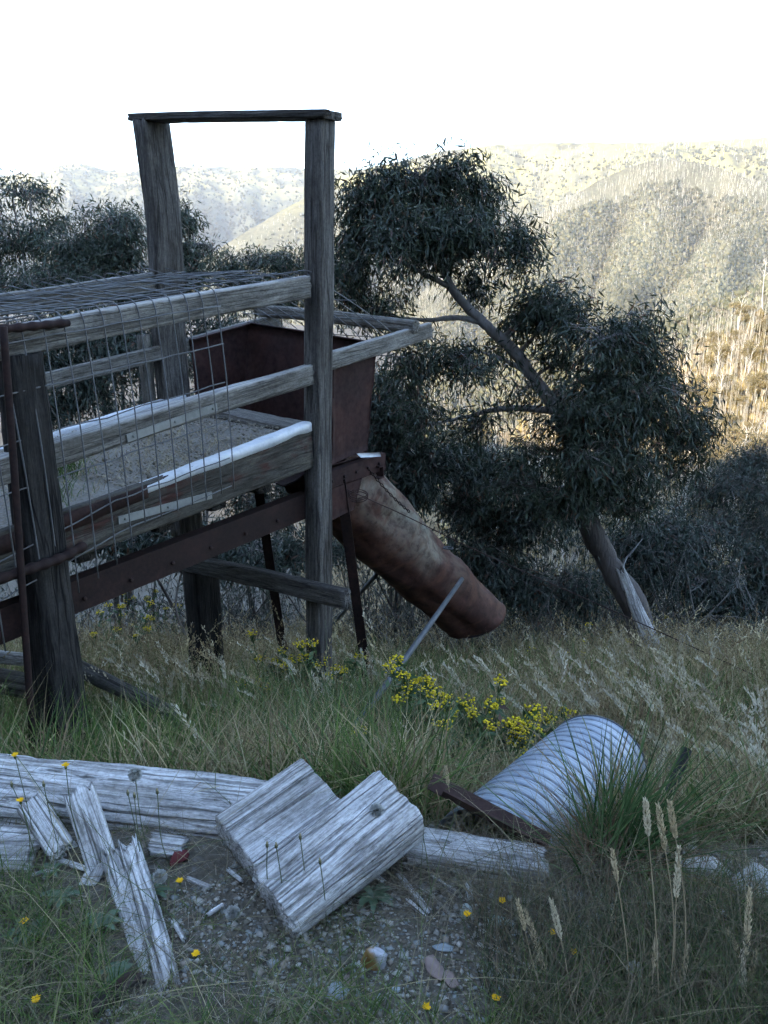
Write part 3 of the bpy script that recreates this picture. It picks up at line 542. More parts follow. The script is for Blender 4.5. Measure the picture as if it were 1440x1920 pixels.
# sunlit trees on the near spur across the gully
def spur_trees():
    rg = np.random.default_rng(33); crowns, deads = [], []
    for k in range(5):
        gw, gl = Geo(), Geo(); H = 13.0; r2 = np.random.default_rng(400 + k); top = np.array([r2.normal(0, .6), r2.normal(0, .6), H * .9])
        gw.add(*tube(spline([np.zeros(3), top * .5 + r2.normal(0, .3, 3), top], 8), np.linspace(.22, .06, 8), 6))
        for j in range(11):
            c = np.array([r2.normal(0, 1.7), r2.normal(0, 1.7), H * r2.uniform(.5, 1.0)]); a = top * r2.uniform(.4, .75); gw.add(*tube([a, (a + c) / 2 + (0, 0, .3), c], [.09, .06, .03], 4))
            P = c + nrm(r2.normal(0, 1, (40, 3))) * r2.random((40, 1)) ** .4 * np.array([1.6, 1.6, 1.1]); leaves(gl, P, 9, .5, .3, ((.14, .125, .055), (.30, .235, .115)), r2, .1, .5)
        crowns.append((gw.mesh('trunk', M_pale, True), gl.mesh('crown', M_leaf)))
    for k in range(6):
        g = Geo(); r2 = np.random.default_rng(500 + k); H = 15.0; top = np.array([r2.normal(0, .5), r2.normal(0, .5), H]); p = spline([np.zeros(3), top * .5 + r2.normal(0, .25, 3), top], 10); g.add(*tube(p, np.linspace(.17, .05, 10), 6))
        for j in range(9):
            a = p[r2.integers(5, 10)]; an = r2.uniform(0, 6.28); e = a + np.array([math.cos(an) * 1.3, math.sin(an) * 1.3, r2.uniform(1.2, 3.0)]); m_ = (a + e) / 2 + r2.normal(0, .2, 3); g.add(*tube([a, m_, e], [.055, .04, .02], 4, False))
            for q in range(2): e2 = e + r2.normal(0, .7, 3) + (0, 0, .8); g.add(*tube([m_ if q else e, e2], [.03, .014], 3, False))
        deads.append(g.mesh('dead_tree', M_pale, True))
    n = 0
    for k in range(300):
        u = rg.uniform(880, 1520); t = rg.uniform(.0, .75)
        P = on4(np.array([u]), np.array([t]))[0]
        if rg.random() < .48:
            o = link('dead_gum_tree', deads[k % 6]); tag(o, 'bleached white dead trunk on the sunlit spur across the gully', 'tree', 'dead white trunks on the sunlit spur')
            s = rg.uniform(.5, .9)
        else:
            o = thing('gum_tree', 'golden sunlit gum tree on the spur across the gully', 'tree', P, 'golden gum trees on the sunlit spur'); s = rg.uniform(.4, .8)
            for nm, me in zip(('trunk', 'crown'), crowns[k % 5]): c = bpy.data.objects.new(nm, me); COL.objects.link(c); c.parent = o
        o.matrix_basis = Matrix.Translation(Vector(P - (0, 0, .3))) @ Matrix.Rotation(rg.uniform(0, 6.28), 4, 'Z') @ Matrix.Scale(s, 4)
M_pale = bark_mat('bleached_bark', (.40, .37, .31), (.55, .52, .45), (.68, .65, .58))
spur_trees()

# ------------------------------------------------------------------ the timber ramp
def SP(px, py, w_): r = ray(px, py); k = ((P0 + B_ * w_ - CAM) @ B_) / (r @ B_); return CAM + r * k
ramp_o = thing('loading_ramp', 'grey timber barrow ramp with mesh sides and tall cross-barred posts', 'ramp', S(-.95, .7, -1.3))
def rt(name, a, b, sy, sz, mat, seed, up=UP, **k): return timber(name, a, b, sy, sz, up, mat, ramp_o, seed, **k)
rt('post', S(-.06, 0, -1.75), S(.112, 0, 2.445), .14, .15, W_post, 1, A_, nu=60, nv=40, p=8, groove=.007, warp=.012)['label'] = 'straight grey tall post in front of the hopper'
rt('post', S(.06, 1.45, -.45), S(.03, 1.45, 2.57), .13, .25, W_post, 2, A_, nu=50, nv=40, p=7, groove=.006, warp=.03)['label'] = 'broad leaning slab post on the far side'
rt('post', S(-2.04, .0, -1.25), S(-2.0, 0, 1.235), .16, .19, W_dark, 3, A_, nu=50, nv=40, p=4, taper=(1.28, .95), groove=.01, warp=.014)['label'] = 'thick dark near post by the mesh end'
rt('post', S(.02, 1.27, -1.9), S(.0, 1.25, -.42), .2, .26, W_dark, 4, A_, nu=24, p=5, groove=.008)['label'] = 'short squat post holding up the cross brace'
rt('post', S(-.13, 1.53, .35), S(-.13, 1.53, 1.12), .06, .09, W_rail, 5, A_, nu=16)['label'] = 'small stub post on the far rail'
rt('crossbar', S(.10, -.10, 2.468), S(.02, 1.58, 2.595), .19, .048, W_post, 6, UP, nu=40, groove=.004, warp=.012)
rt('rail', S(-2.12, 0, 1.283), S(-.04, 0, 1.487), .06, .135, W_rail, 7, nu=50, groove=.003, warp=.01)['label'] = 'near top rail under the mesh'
rt('rail', S(-2.9, 0, .655), S(-.05, .0, .945), .085, .125, W_rail, 8, nu=50, groove=.004, warp=.012)['label'] = 'near middle rail with weathered top, sky highlight painted in'
rt('side_board', S(-2.9, 0.01, .285), S(-.06, .01, .465), .055, .255, W_board, 9, nu=50, taper=(.9, 1.16), groove=.002, warp=.008)
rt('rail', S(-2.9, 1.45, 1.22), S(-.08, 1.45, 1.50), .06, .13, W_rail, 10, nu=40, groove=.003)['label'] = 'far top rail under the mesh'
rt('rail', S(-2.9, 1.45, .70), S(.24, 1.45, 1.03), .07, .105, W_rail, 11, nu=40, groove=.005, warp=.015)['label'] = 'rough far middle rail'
rt('side_board', S(-2.9, 1.43, .22), S(.12, 1.43, .52), .055, .24, W_board, 12, nu=40)
rt('brace', S(-.14, -.36, -.50), S(-.12, 1.30, -.62), .07, .135, W_post, 13, nu=40, groove=.004, warp=.01)
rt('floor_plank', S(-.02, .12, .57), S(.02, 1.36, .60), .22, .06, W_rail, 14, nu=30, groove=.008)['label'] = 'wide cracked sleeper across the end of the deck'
for i, s_ in enumerate((-2.3, -1.75, -1.25, -.85, -.45)):
    rt('joist', S(s_, .05, .185 + .06 * (s_ + 2.3)), S(s_, 1.42, .185 + .06 * (s_ + 2.3)), .12, .12, W_dark, 20 + i, nu=14, nv=16)
for j in range(8):
    w0 = .12 + j * .17
    rt('floor_plank', S(-2.85, w0, .335), S(-.05, w0, .49), .165, .035, W_dark, 30 + j, nu=20, nv=16)
prism('steel_beam', S(-3.0, .06, -.05), S(.30, .06, .055), chan(.08, .175, .012), UP, M_rust, ramp_o)
prism('steel_beam', S(-3.0, 1.34, -.05), S(.30, 1.34, .055), chan(-.08, .175, .012), UP, M_rust, ramp_o)
def capping(name, s0, s1, z0, z1, w_, wid, lip, mat):
    g = Geo(); n = 40; s_ = np.linspace(s0, s1, n); z = np.linspace(z0, z1, n); prof = [(-wid / 2 - .003, -lip), (-wid / 2 - .001, -.006), (-wid / 2 + .006, .002), (wid / 2 - .006, .004), (wid / 2 + .002, -.004), (wid / 2 + .003, -lip)]
    V = []
    for k in range(n):
        for i, (a, b) in enumerate(prof):
            lipj = (vn(s_[k] * 9, i, 0, 2) - .5) * .02 if i in (0, 5) else (vn(s_[k] * 14, i, 0, 4) - .5) * .006
            V.append(S(s_[k], w_ + a, z[k] + b + lipj))
    m = len(prof); i, j = np.meshgrid(np.arange(n - 1), np.arange(m - 1), indexing='ij'); Q = np.stack([i * m + j, i * m + j + 1, (i + 1) * m + j + 1, (i + 1) * m + j], -1).reshape(-1, 4)
    o = link(name, g.add(np.array(V), Q).mesh(name, mat, False), ramp_o); md = o.modifiers.new('s', 'SOLIDIFY'); md.thickness = .0025; return o
capping('capping', -1.42, -.07, .495, .632, .01, .066, .05, M_cap)['label'] = 'dented pale zinc capping on the near board'
capping('capping', -2.9, -1.40, .37, .497, .01, .07, .075, M_rust)['label'] = 'peeling red rusted capping on the near board'
capping('capping', -2.6, .10, .37, .665, 1.43, .08, .06, M_cap)['label'] = 'rolled zinc capping on the far board'
for (a, b, w_) in ((SP(238, 822, -.05), SP(407, 763, -.05), -.05), (SP(222, 976, -.028), SP(397, 928, -.028), -.028)):
    o = prism('strap', a, b, rect(.005, .042), UP, M_strap, ramp_o)
    for k in (.06, .5, .94):
        p = a + (b - a) * k; g = Geo(); g.add(*tube([p - B_ * .004, p - B_ * .012], .007, 8)); link('bolt', g.mesh('bolt', M_strap), o)
# soil and gravel lying on the deck
def deck_soil():
    g = Geo(); ns, nw = 70, 36; s_ = np.linspace(-2.85, -.12, ns); w_ = np.linspace(.05, 1.40, nw); Sg, Wg = np.meshgrid(s_, w_, indexing='ij')
    Z = .365 + (Sg + 2.85) * .0565 + .022 + .03 * fbm(Sg * 3, Wg * 3, 0, 4, 8) + .02 * (Wg / 1.4)
    V = P0[None, None] + A_[None, None] * Sg[..., None] + B_[None, None] * Wg[..., None]; V[..., 2] = Z
    i, j = np.meshgrid(np.arange(ns - 1), np.arange(nw - 1), indexing='ij'); Q = np.stack([i * nw + j, i * nw + j + 1, (i + 1) * nw + j + 1, (i + 1) * nw + j], -1).reshape(-1, 4)
    m, nt, b, _ = new_mat('deck_gravel'); Pp = coords(nt, (1, 1, 1), False); n1 = noise(nt, Pp, 4, 6, .6); n2 = noise(nt, Pp, 70, 4, .6)
    nt.links.new(mix(nt, .5, ramp(nt, n1, [(.35, (.05, .038, .022)), (.55, (.11, .09, .06)), (.7, (.18, .16, .125))]), ramp(nt, n2, [(.3, (.08, .07, .05)), (.6, (.30, .28, .25))])), b.inputs['Base Color']); b.inputs['Roughness'].default_value = 1; bump(nt, b, n2, .9, .01)
    return tag(link('deck_soil', g.add(V.reshape(-1, 3), Q).mesh('deck_soil', m, True)), 'pale gravel and soil spread over the ramp deck', 'soil', kind='stuff')
deck_soil()

# ------------------------------------------------------------------ wire mesh draped over the rails
mesh_o = thing('wire_mesh', 'sagging square wire mesh draped over the ramp rails', 'mesh', S(-1.2, .6, 1.4))
def rail_top(s): return 1.355 + (s + 2.12) * .098
rg = np.random.default_rng(4)
WR = .0037
def wire(paths, par, r=WR): return tubes_obj('wire', [(p, r) for p in paths], M_wire, par, 5)
for k in range(24):
    s0 = -2.42 + k * .1045
    zt = rail_top(s0); far = rail_top(s0) + .03; sk = rg.normal(0, .01)
    pts = [S(s0 - .02, 1.50, far - .12), S(s0 - .015, 1.47, far + .01)]
    for w_ in (1.2, .9, .6, .3): pts.append(S(s0 + sk * w_ * 3, w_, zt + .035 * math.sin(w_ * 2.2) - .02 + rg.normal(0, .006)))
    pts += [S(s0, .06, zt + .02), S(s0, -.01, zt + .012), S(s0, -.045, zt - .03), S(s0 + .003, -.052, zt - .12)]
    if s0 < -.83:
        bot = .27 + (s0 + 2.1) * .07
        if s0 < -1.5: bot -= .10 + (-1.5 - s0) * .3
        for f in (.3, .5, .75, 1): pts.append(S(s0 + .02 * f + sk * f * .8, -.055 - .012 * math.sin(f * 3) - .012, zt - .12 + (bot - zt + .12) * f))
    else: pts = pts[:8]
    wire([spline(pts, 34)], mesh_o)
for j, dz in enumerate((.075, .285, .50, .715, .93, 1.10)):
    e = -.84; s_ = np.linspace(-2.75, e, 18)
    z = np.array([rail_top(x) - dz - (.0 if j < 4 else .12 * max(0, -1.6 - x)) for x in s_]) + rg.normal(0, .003, 18)
    wire([np.array([S(x, -.062 - (.004 if j % 2 else 0), q) for x, q in zip(s_, z)])], mesh_o)
for j in range(10):
    w_ = .10 + j * .145; s_ = np.linspace(-2.75, -.06, 22)
    z = np.array([rail_top(x) + .035 * math.sin(w_ * 2.2) - .015 + .012 * math.sin(x * 3 + j) for x in s_]) + rg.normal(0, .003, 22)
    wire([np.array([S(x, w_ + .01 * math.sin(x * 2), q) for x, q in zip(s_, z)])], mesh_o)
mesh2 = thing('wire_mesh', 'curved wire mesh flap sloping down over the hopper mouth', 'mesh', S(.5, .6, 1.2))
for k in range(12):
    w_ = .02 + k * .118; wire([spline([S(-.02, w_, 1.56), S(.25, w_, 1.45), S(.55, w_, 1.32), S(.85, w_, 1.17), S(.98, w_ - .01, 1.06), S(1.0, w_ - .01, .93)], 18)], mesh2)
for s_, z in ((.12, 1.505), (.4, 1.388), (.7, 1.248), (.95, 1.10), (1.0, .96)): wire([np.array([S(s_, x, z) for x in np.linspace(-.03, 1.36, 8)])], mesh2)

def rebar(name, pts, r, label, parent=None, cat='bar'):
    p = spline(pts, 90); L = np.cumsum(np.r_[0, np.linalg.norm(np.diff(p, axis=0), axis=1)]); rr = r * (1 + .13 * np.sin(L / .011)); rr[0] *= .8; rr[-1] *= .7
    g = Geo().add(*tube(p, rr, 10)); o = link(name, g.mesh(name, M_rust, True), parent); return tag(o, label, cat)
rebar('rebar', [SP(-60, 622, -.08), SP(60, 612, -.075), SP(130, 605, -.072)], .019, 'short rusty ribbed bar lying along the near top rail')
rebar('rebar', [SP(-60, 1105, -.13), SP(40, 1072, -.13), SP(110, 1048, -.12), SP(160, 1022, -.10)], .024, 'rusty ribbed bar crossing low in front of the dark post')
p = [SP(6, 612, -.16), SP(25, 860, -.16), SP(40, 1080, -.16), SP(62, 1400, -.16)]
g = Geo().add(*tube(spline(p, 20), .016, 12)); tag(link('steel_picket', g.mesh('steel_picket', M_rust, True)), 'upright rusty steel picket in front of the dark near post', 'picket')

# ------------------------------------------------------------------ hopper
hop = thing('hopper', 'rusty red steel hopper at the end of the ramp', 'hopper', S(.5, .7, -1.6))
def plate(name, pts, th, mat, par, jit=.0, n=14):
    """a bent steel plate through four corners"""
    P = [np.asarray(q, float) for q in pts]; u = np.linspace(0, 1, n); Ug, Vg = np.meshgrid(u, u, indexing='ij')
    V = (P[0] * ((1 - Ug) * (1 - Vg))[..., None] + P[1] * (Ug * (1 - Vg))[..., None] + P[2] * (Ug * Vg)[..., None] + P[3] * ((1 - Ug) * Vg)[..., None])
    nn = nrm(np.cross(P[1] - P[0], P[3] - P[0])); V = V + nn * ((fbm(Ug * 3 + P[0][0], Vg * 3, 0, 3, 6) - .5) * jit)[..., None]
    V2 = V - nn * th; m = n * n; i, j = np.meshgrid(np.arange(n - 1), np.arange(n - 1), indexing='ij'); a = i * n + j
    Q = np.stack([a, a + n, a + n + 1, a + 1], -1).reshape(-1, 4); Qb = Q[:, ::-1] + m
    e = np.r_[np.arange(n - 1) * n, (n - 1) * n + np.arange(n - 1), n * n - 1 - np.arange(n - 1) * n, (n - 1) - np.arange(n - 1)]; e2 = np.roll(e, -1)
    Qe = np.stack([e, e2, e2 + m, e + m], -1)
    return link(name, Geo().add(np.concatenate([V.reshape(-1, 3), V2.reshape(-1, 3)]), np.concatenate([Q, Qb, Qe])).mesh(name, mat, False), par)
plate('side_plate', [S(.27, .09, .27), S(.68, .09, .30), S(.76, .06, 1.06), S(.27, .06, 1.01)], .006, M_hop, hop, .03)['label'] = 'near side plate with a torn lower edge'
plate('side_plate', [S(.10, .06, .72), S(.272, .065, .74), S(.272, .06, 1.01), S(.10, .06, .99)], .006, M_hop, hop, .01)
plate('side_plate', [S(.20, 1.38, .27), S(.20, 1.42, 1.06), S(.84, 1.42, 1.15), S(.70, 1.38, .30)], .006, M_hop, hop, .03)
plate('end_plate', [S(.68, .09, .28), S(.68, 1.38, .28), S(.84, 1.42, 1.15), S(.76, .06, 1.06)], .006, M_hop, hop, .04)
plate('front_plate', [S(.08, .08, .25), S(.07, .08, .52), S(.07, 1.38, .52), S(.08, 1.38, .25)], .006, M_hop, hop, .02)
plate('floor_plate', [S(.09, .09, .28), S(.69, .09, .26), S(.62, .5, .06), S(.2, .5, .06)], .006, M_hop, hop, .02)
plate('floor_plate', [S(.09, 1.38, .28), S(.2, .5, .06), S(.62, .5, .06), S(.69, 1.38, .26)], .006, M_hop, hop, .02)
prism('rim', S(.08, .055, 1.0), S(.78, .055, 1.075), angle(.045, -.04, .006), UP, M_hop, hop)
prism('rim', S(.20, 1.42, 1.07), S(.86, 1.42, 1.165), angle(-.05, -.05, .008), UP, M_hop, hop)
prism('rim', S(.785, .05, 1.075), S(.86, 1.42, 1.165), angle(.04, -.04, .006), UP, M_hop, hop)
prism('outlet_beam', S(.08, .05, .165), S(.86, .05, .185), chan(.06, .13, .012), UP, M_hop, hop)
prism('outlet_beam', S(.80, .02, .12), S(.80, 1.2, .12), chan(.06, .10, .012), UP, M_hop, hop)
plate('outlet_skirt', [S(.20, .045, -.12), S(.46, .045, -.10), S(.56, .045, .12), S(.12, .045, .12)], .008, M_hop, hop, .01)
for nm, a, b in (('leg', SP(628, 900, .10), SP(684, 1310, .10)), ('leg', S(.36, 1.0, .1), SP(540, 1330, .95))):
    o = prism(nm, a, b, angle(.075, .075, .01), A_ * .6 - B_, M_rust, hop)
    for k in (.32, .7):
        q = np.asarray(a) + (np.asarray(b) - a) * k
def bolt_row(par, a, b, n, nd, r=.011):
    for k in range(n):
        q = np.asarray(a) + (np.asarray(b) - a) * (k + .5) / n; link('bolt', Geo().add(*tube([q, q + np.asarray(nd) * .012], r, 6)).mesh('bolt', M_rust), par)
bolt_row(hop, S(.14, .048, .165), S(.84, .048, .185), 5, -B_); bolt_row(hop, S(.30, .056, .98), S(.74, .056, 1.02), 5, -B_, .008); bolt_row(ramp_o, S(-2.8, .058, -.07), S(-.2, .058, .02), 9, -B_, .012)
rs = [('rail', S(.10, 0, .998), S(1.36, 0, 1.135), .06, .118, 40, 'near hopper rail jutting past the steel'), ('rail', S(.22, 1.46, 1.03), S(1.22, 1.46, 1.165), .06, .11, 41, 'far hopper rail')]
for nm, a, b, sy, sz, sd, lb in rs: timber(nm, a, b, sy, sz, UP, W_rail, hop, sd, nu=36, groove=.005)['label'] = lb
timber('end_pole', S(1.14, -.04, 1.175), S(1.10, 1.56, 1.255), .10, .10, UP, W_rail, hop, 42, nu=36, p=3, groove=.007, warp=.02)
g = Geo()
q = [SP(668, 850, .05), SP(712, 848, .0), SP(714, 856, .0), SP(676, 858, .04)]
plate('metal_scrap', q, .003, M_cap, hop, 0, 3)['label'] = 'bent scrap of bright tin at the hopper outlet'

# ------------------------------------------------------------------ chute
CA = S(.50, .42, .16); CE = ATD(893, 1158, 7.35)
def chute():
    t = thing('chute', 'dented rusty steel pipe chute hanging below the hopper', 'chute', CE - (0, 0, .6)); L = float(np.linalg.norm(CE - CA)); nu, nv = 90, 72
    u = np.linspace(0, 1, nu)[:, None]; an = (np.arange(nv) * 2 * np.pi / nv)[None]
    cx, sx = np.cos(an), np.sin(an); R0 = .315 - .06 * u ** 1.5
    dent = (fbm(u * 6, cx * 1.6 + 3, sx * 1.6, 3, 12) - .5) * .07 + (fbm(u * 2.2, cx + 9, sx, 2, 31) - .5) * .08
    seam = -.016 * np.exp(-((u - .42) / .007) ** 2) - .014 * np.exp(-((u - .76) / .007) ** 2) + .012 * np.exp(-((u - .985) / .012) ** 2)
    dent = dent - .05 * np.exp(-((u - .58) / .09) ** 2 - ((np.cos(an - 2.3) - 1) / .12) ** 2) - .04 * np.exp(-((u - .30) / .06) ** 2 - ((np.cos(an - 2.7) - 1) / .10) ** 2) - .035 * np.exp(-((u - .86) / .05) ** 2 - ((np.cos(an - 2.0) - 1) / .1) ** 2)
    r = R0 + dent + seam
    X = u * L + 0 * an + (u > .999) * 0 + np.where(u > .7, (u - .7) / .3 * (.10 * sx + .0), 0)
    V = np.stack([X, cx * r * 1.0, sx * r * 1.0], -1); ri = r - .012; Vi = np.stack([X, cx * ri, sx * ri], -1)
    i, j = np.meshgrid(np.arange(nu - 1), np.arange(nv), indexing='ij'); j2 = (j + 1) % nv; n = nu * nv
    Q = np.stack([i * nv + j, (i + 1) * nv + j, (i + 1) * nv + j2, i * nv + j2], -1).reshape(-1, 4); k = np.arange(nv); k2 = (k + 1) % nv; e = (nu - 1) * nv
    Qr = np.stack([e + k, e + k + n, e + k2 + n, e + k2], -1)
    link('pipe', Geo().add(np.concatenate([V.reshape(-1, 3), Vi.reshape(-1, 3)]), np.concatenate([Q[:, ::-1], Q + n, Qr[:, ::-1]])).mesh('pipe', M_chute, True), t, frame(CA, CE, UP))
    ax = nrm(CE - CA); side = nrm(np.cross(ax, (0, 0, 1))); upv = np.cross(side, ax)
    def on(uu, ang, off=.0): return CA + ax * L * uu + (side * math.cos(ang) + upv * math.sin(ang)) * (.315 - .06 * uu ** 1.5 + off)
    g = Geo(); g.add(*tube([on(1.0, a, -.004) + ax * (.10 * math.sin(a)) for a in np.linspace(0, 2 * np.pi, 60)], .010, 6, False)); link('rim', g.mesh('rim', M_rust, True), t)
    g = Geo(); g.add(*tube([on(.60 + .01 * math.sin(a), .95 + .0 * a, .03 * math.sin(a)) + side * .03 * math.cos(a) for a in np.linspace(0, 6.28, 14)], .006, 5, False)); link('lifting_ring', g.mesh('lifting_ring', M_rod, True), t)
    return on
c_on = chute()
# chain lying down the chute
ch = thing('chain', 'short rusty chain hanging down the top of the chute', 'chain', c_on(.2, .9, .02))
p0, p1 = ATD(690, 878, 5.95), ATD(766, 958, 6.22); nl = 19; TOR = []
for kind in (0, 1):
    g = Geo(); a = np.linspace(0, 2 * np.pi, 13)[:-1]; pts = np.stack([np.cos(a) * .017, np.sin(a) * .009, 0 * a], -1); pts = np.concatenate([pts, pts[:1]]); g.add(*tube(pts, .0042, 5, False)); TOR.append(g.mesh('link', M_rust, True))
for k in range(nl):
    f = k / (nl - 1); q = p0 + (p1 - p0) * f - np.array([0, 0, .02 * math.sin(f * 3.1)]); M = frame(q, q + (p1 - p0), (UP if k % 2 else B_))
    link('link', TOR[k % 2], ch, M)
rodA0 = ATD(866, 1086, 6.72); rodA1 = ATD(702, 1312, 4.35); rodA1 = rodA1 + nrm(rodA1 - rodA0) * .35
for a, b, lb in ((rodA0, rodA1, 'long grey pipe prop leaning against the near side of the chute'), (ATD(712, 1070, 6.75), G(545, 1245) - (0, 0, .1), 'grey pipe prop crossing behind the red steel leg')):
    pp = spline([a, (np.asarray(a) + b) / 2 + (0, 0, -.01), b], 12); g = Geo().add(*tube(pp, .019, 10)); tag(link('pipe_prop', g.mesh('pipe_prop', M_rod, True)), lb, 'prop')
cab = spline([ATD(652, 918, 5.75), ATD(760, 967, 6.2), ATD(900, 1035, 6.4), ATD(1160, 1150, 6.4), ATD(1500, 1305, 6.3)], 40)
tag(tubes_obj('guy_cable', [(cab, .0042)], M_bar, None, 5), 'thin dark guy cable running from the hopper down to the right', 'cable')
coil = np.array([ATD(672 + 18 * math.cos(a), 924 + 9 * math.sin(a) + a * .6, 5.78) for a in np.linspace(0, 15, 50)])
tag(tubes_obj('wire_coil', [(coil, .004)], M_bar, None, 5), 'small twist of wire looped round the cable end', 'wire')

# ------------------------------------------------------------------ corrugated culvert pipe, angle iron, hose
PA, PB, PR = ATD(912, 1640, 2.35), ATD(1118, 1436, 3.12), .197
def culvert():
    t = thing('culvert_pipe', 'galvanised spiral corrugated culvert pipe lying below the log', 'pipe', (PA + PB) / 2 - (0, 0, PR)); A, B = PA, PB; L = float(np.linalg.norm(B - A)); nu, nv = 330, 72
    u = np.linspace(0, 1, nu)[:, None]; an = (np.arange(nv) * 2 * np.pi / nv)[None]; ph = (u * L / .052 + an / (2 * np.pi)) % 1.0
    rib = .0030 * np.exp(-((ph - .56) / .06) ** 2) - .009 * np.exp(-((ph - .42) / .045) ** 2) - .0012 * np.cos(2 * np.pi * ph * 3) * .5
    r = PR + rib; X = u * L + 0 * an
    V = np.stack([X, np.cos(an) * r, np.sin(an) * r], -1); Vi = np.stack([X, np.cos(an) * (r - .003), np.sin(an) * (r - .003)], -1); n = nu * nv
    i, j = np.meshgrid(np.arange(nu - 1), np.arange(nv), indexing='ij'); j2 = (j + 1) % nv; Q = np.stack([i * nv + j, i * nv + j2, (i + 1) * nv + j2, (i + 1) * nv + j], -1).reshape(-1, 4)
    k = np.arange(nv); k2 = (k + 1) % nv; e = (nu - 1) * nv; Qr = np.concatenate([np.stack([e + k, e + k2, e + k2 + n, e + k + n], -1), np.stack([k, k + n, k2 + n, k2], -1)])
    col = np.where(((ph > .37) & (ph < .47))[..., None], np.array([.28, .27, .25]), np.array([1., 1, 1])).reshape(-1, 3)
    m, nt, b, _ = new_mat('spiral_galvanised'); n1 = noise(nt, coords(nt, (1, 1, 1)), 7, 6, .6); n2 = noise(nt, coords(nt, (1, 1, 1)), 60, 3, .6); n3 = noise(nt, coords(nt, (2, 2, 2)), 2.2, 5, .7)
    c = ramp(nt, n1, [(.3, (.12, .15, .185)), (.5, (.185, .215, .25)), (.7, (.26, .285, .31))]); c = mix(nt, ramp(nt, n3, [(.55, (0, 0, 0)), (.75, (.5, .5, .5))]), c, (.22, .20, .17))
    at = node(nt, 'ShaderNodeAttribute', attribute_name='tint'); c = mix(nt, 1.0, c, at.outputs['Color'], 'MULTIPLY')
    nt.links.new(c, b.inputs['Base Color']); b.inputs['Metallic'].default_value = .25; b.inputs['Roughness'].default_value = .5; bump(nt, b, n2, .12, .002)
    g = Geo().add(np.concatenate([V.reshape(-1, 3), Vi.reshape(-1, 3)]), np.concatenate([Q, Q[:, ::-1] + n, Qr]), None, np.concatenate([col, np.ones((n, 3))]))
    link('pipe_wall', g.mesh('pipe_wall', m, True), t, frame(A, B, UP))
    ax = nrm(B - A); s_ = nrm(np.cross(ax, UP)); v = np.cross(s_, ax); pts = [B + (s_ * math.cos(a) + v * math.sin(a)) * (PR + .001) for a in np.linspace(0, 2 * np.pi, 60)]
    tubes_obj('rim', [(pts, .0045)], M_rod, t, 5)
culvert()
bar = thing('angle_iron', 'dark rusty angle iron bar resting across the culvert pipe', 'bar', ATD(905, 1535, 2.3))
A, B = ATD(800, 1478, 2.33), ATD(1022, 1597, 2.24)
prism('flange', A, B, [(0, 0), (.05, 0), (.05, .006), (0, .006)], np.array([.15, -.6, .75]), M_bar, bar, jit=.006, nseg=14)
prism('flange', A + (B - A) * .13 + np.array([0, 0, .002]), B, [(0, 0), (.006, 0), (.006, .045), (0, .045)], np.array([.15, -.6, .75]), M_bar, bar, jit=.006, nseg=14)
hs = spline([ATD(1287, 1406, 2.5), ATD(1268, 1455, 2.53), ATD(1236, 1535, 2.56)], 10); g = Geo().add(*tube(hs, .017, 14, False)); g.add(*tube(hs[::-1], .012, 14, False)[:2])
tag(link('poly_pipe', g.mesh('poly_pipe', M_poly, True)), 'stub of black poly pipe sticking up right of the culvert', 'pipe')

# ------------------------------------------------------------------ weathered timbers on the ground
def wood_thing(name, label, a, b, sy, sz, up, mat, seed, cat='timber', **k):
    o = timber(name, a, b, sy, sz, up, mat, None, seed, **k); return tag(o, label, cat)
wood_thing('log', 'long split grey log lying along the bank at lower left', ATD(-130, 1476, 2.62), ATD(520, 1552, 2.40), .25, .18, (0, -.25, 1), W_silver, 101, 'log', nu=120, nv=110, p=3.2, groove=.014, gfreq=5.5, warp=.02, endj=.04, taper=(1.0, .92))
wood_thing('log', 'pale flat topped timber half buried below the culvert', ATD(765, 1586, 2.25), ATD(1022, 1626, 2.20), .12, .08, (0, -.1, 1), W_silver, 102, 'log', nu=60, nv=80, p=5, groove=.008, gfreq=5)
wood_thing('split_block', 'flat sawn grey block leaning on the long log', ATD(446, 1598, 2.17), ATD(606, 1484, 2.34), .215, .10, (-.1, -.5, .85), W_silver, 103, 'block', nu=60, nv=120, p=12, groove=.0022, gfreq=8, endj=.003, warp=.002)
wood_thing('split_block', 'rounded half log block lying beside the flat grey block', ATD(514, 1700, 2.0), ATD(748, 1510, 2.22), .20, .14, (-.05, -.45, .88), W_silver, 104, 'block', nu=80, nv=120, p=3.4, groove=.0035, gfreq=7, endj=.008, warp=.004, taper=(.92, 1.08))
wood_thing('plank', 'pale angled plank end leaning on the log', ATD(58, 1512, 2.36), ATD(118, 1600, 2.24), .075, .05, (0, -.5, .8), W_fresh, 105, 'plank', nu=24, nv=40, groove=.003)
wood_thing('plank', 'smooth grey plank with splintered end propped against the log', ATD(146, 1490, 2.32), ATD(190, 1626, 2.20), .085, .03, (.1, -.6, .8), W_fresh, 106, 'plank', nu=40, nv=48, groove=.004, endj=.03)
wood_thing('plank', 'jagged splinter of grey wood under the smooth plank', ATD(185, 1612, 2.21), ATD(156, 1668, 2.15), .05, .02, (0, -.3, .9), W_silver, 107, 'plank', nu=16, nv=24, endj=.03)
wood_thing('plank', 'long cracked half of a split plank pointing at the viewer', ATD(214, 1596, 2.22), ATD(294, 1856, 1.86), .062, .035, (.2, -.4, .9), W_silver, 108, 'plank', nu=60, nv=60, groove=.010, endj=.03, gfreq=6, bend=.012)
wood_thing('plank', 'pale right half of the split plank pointing at the viewer', ATD(240, 1592, 2.22), ATD(318, 1846, 1.855), .052, .035, (-.2, -.4, .9), W_fresh, 109, 'plank', nu=60, nv=60, groove=.006, endj=.04, gfreq=6, bend=.012)
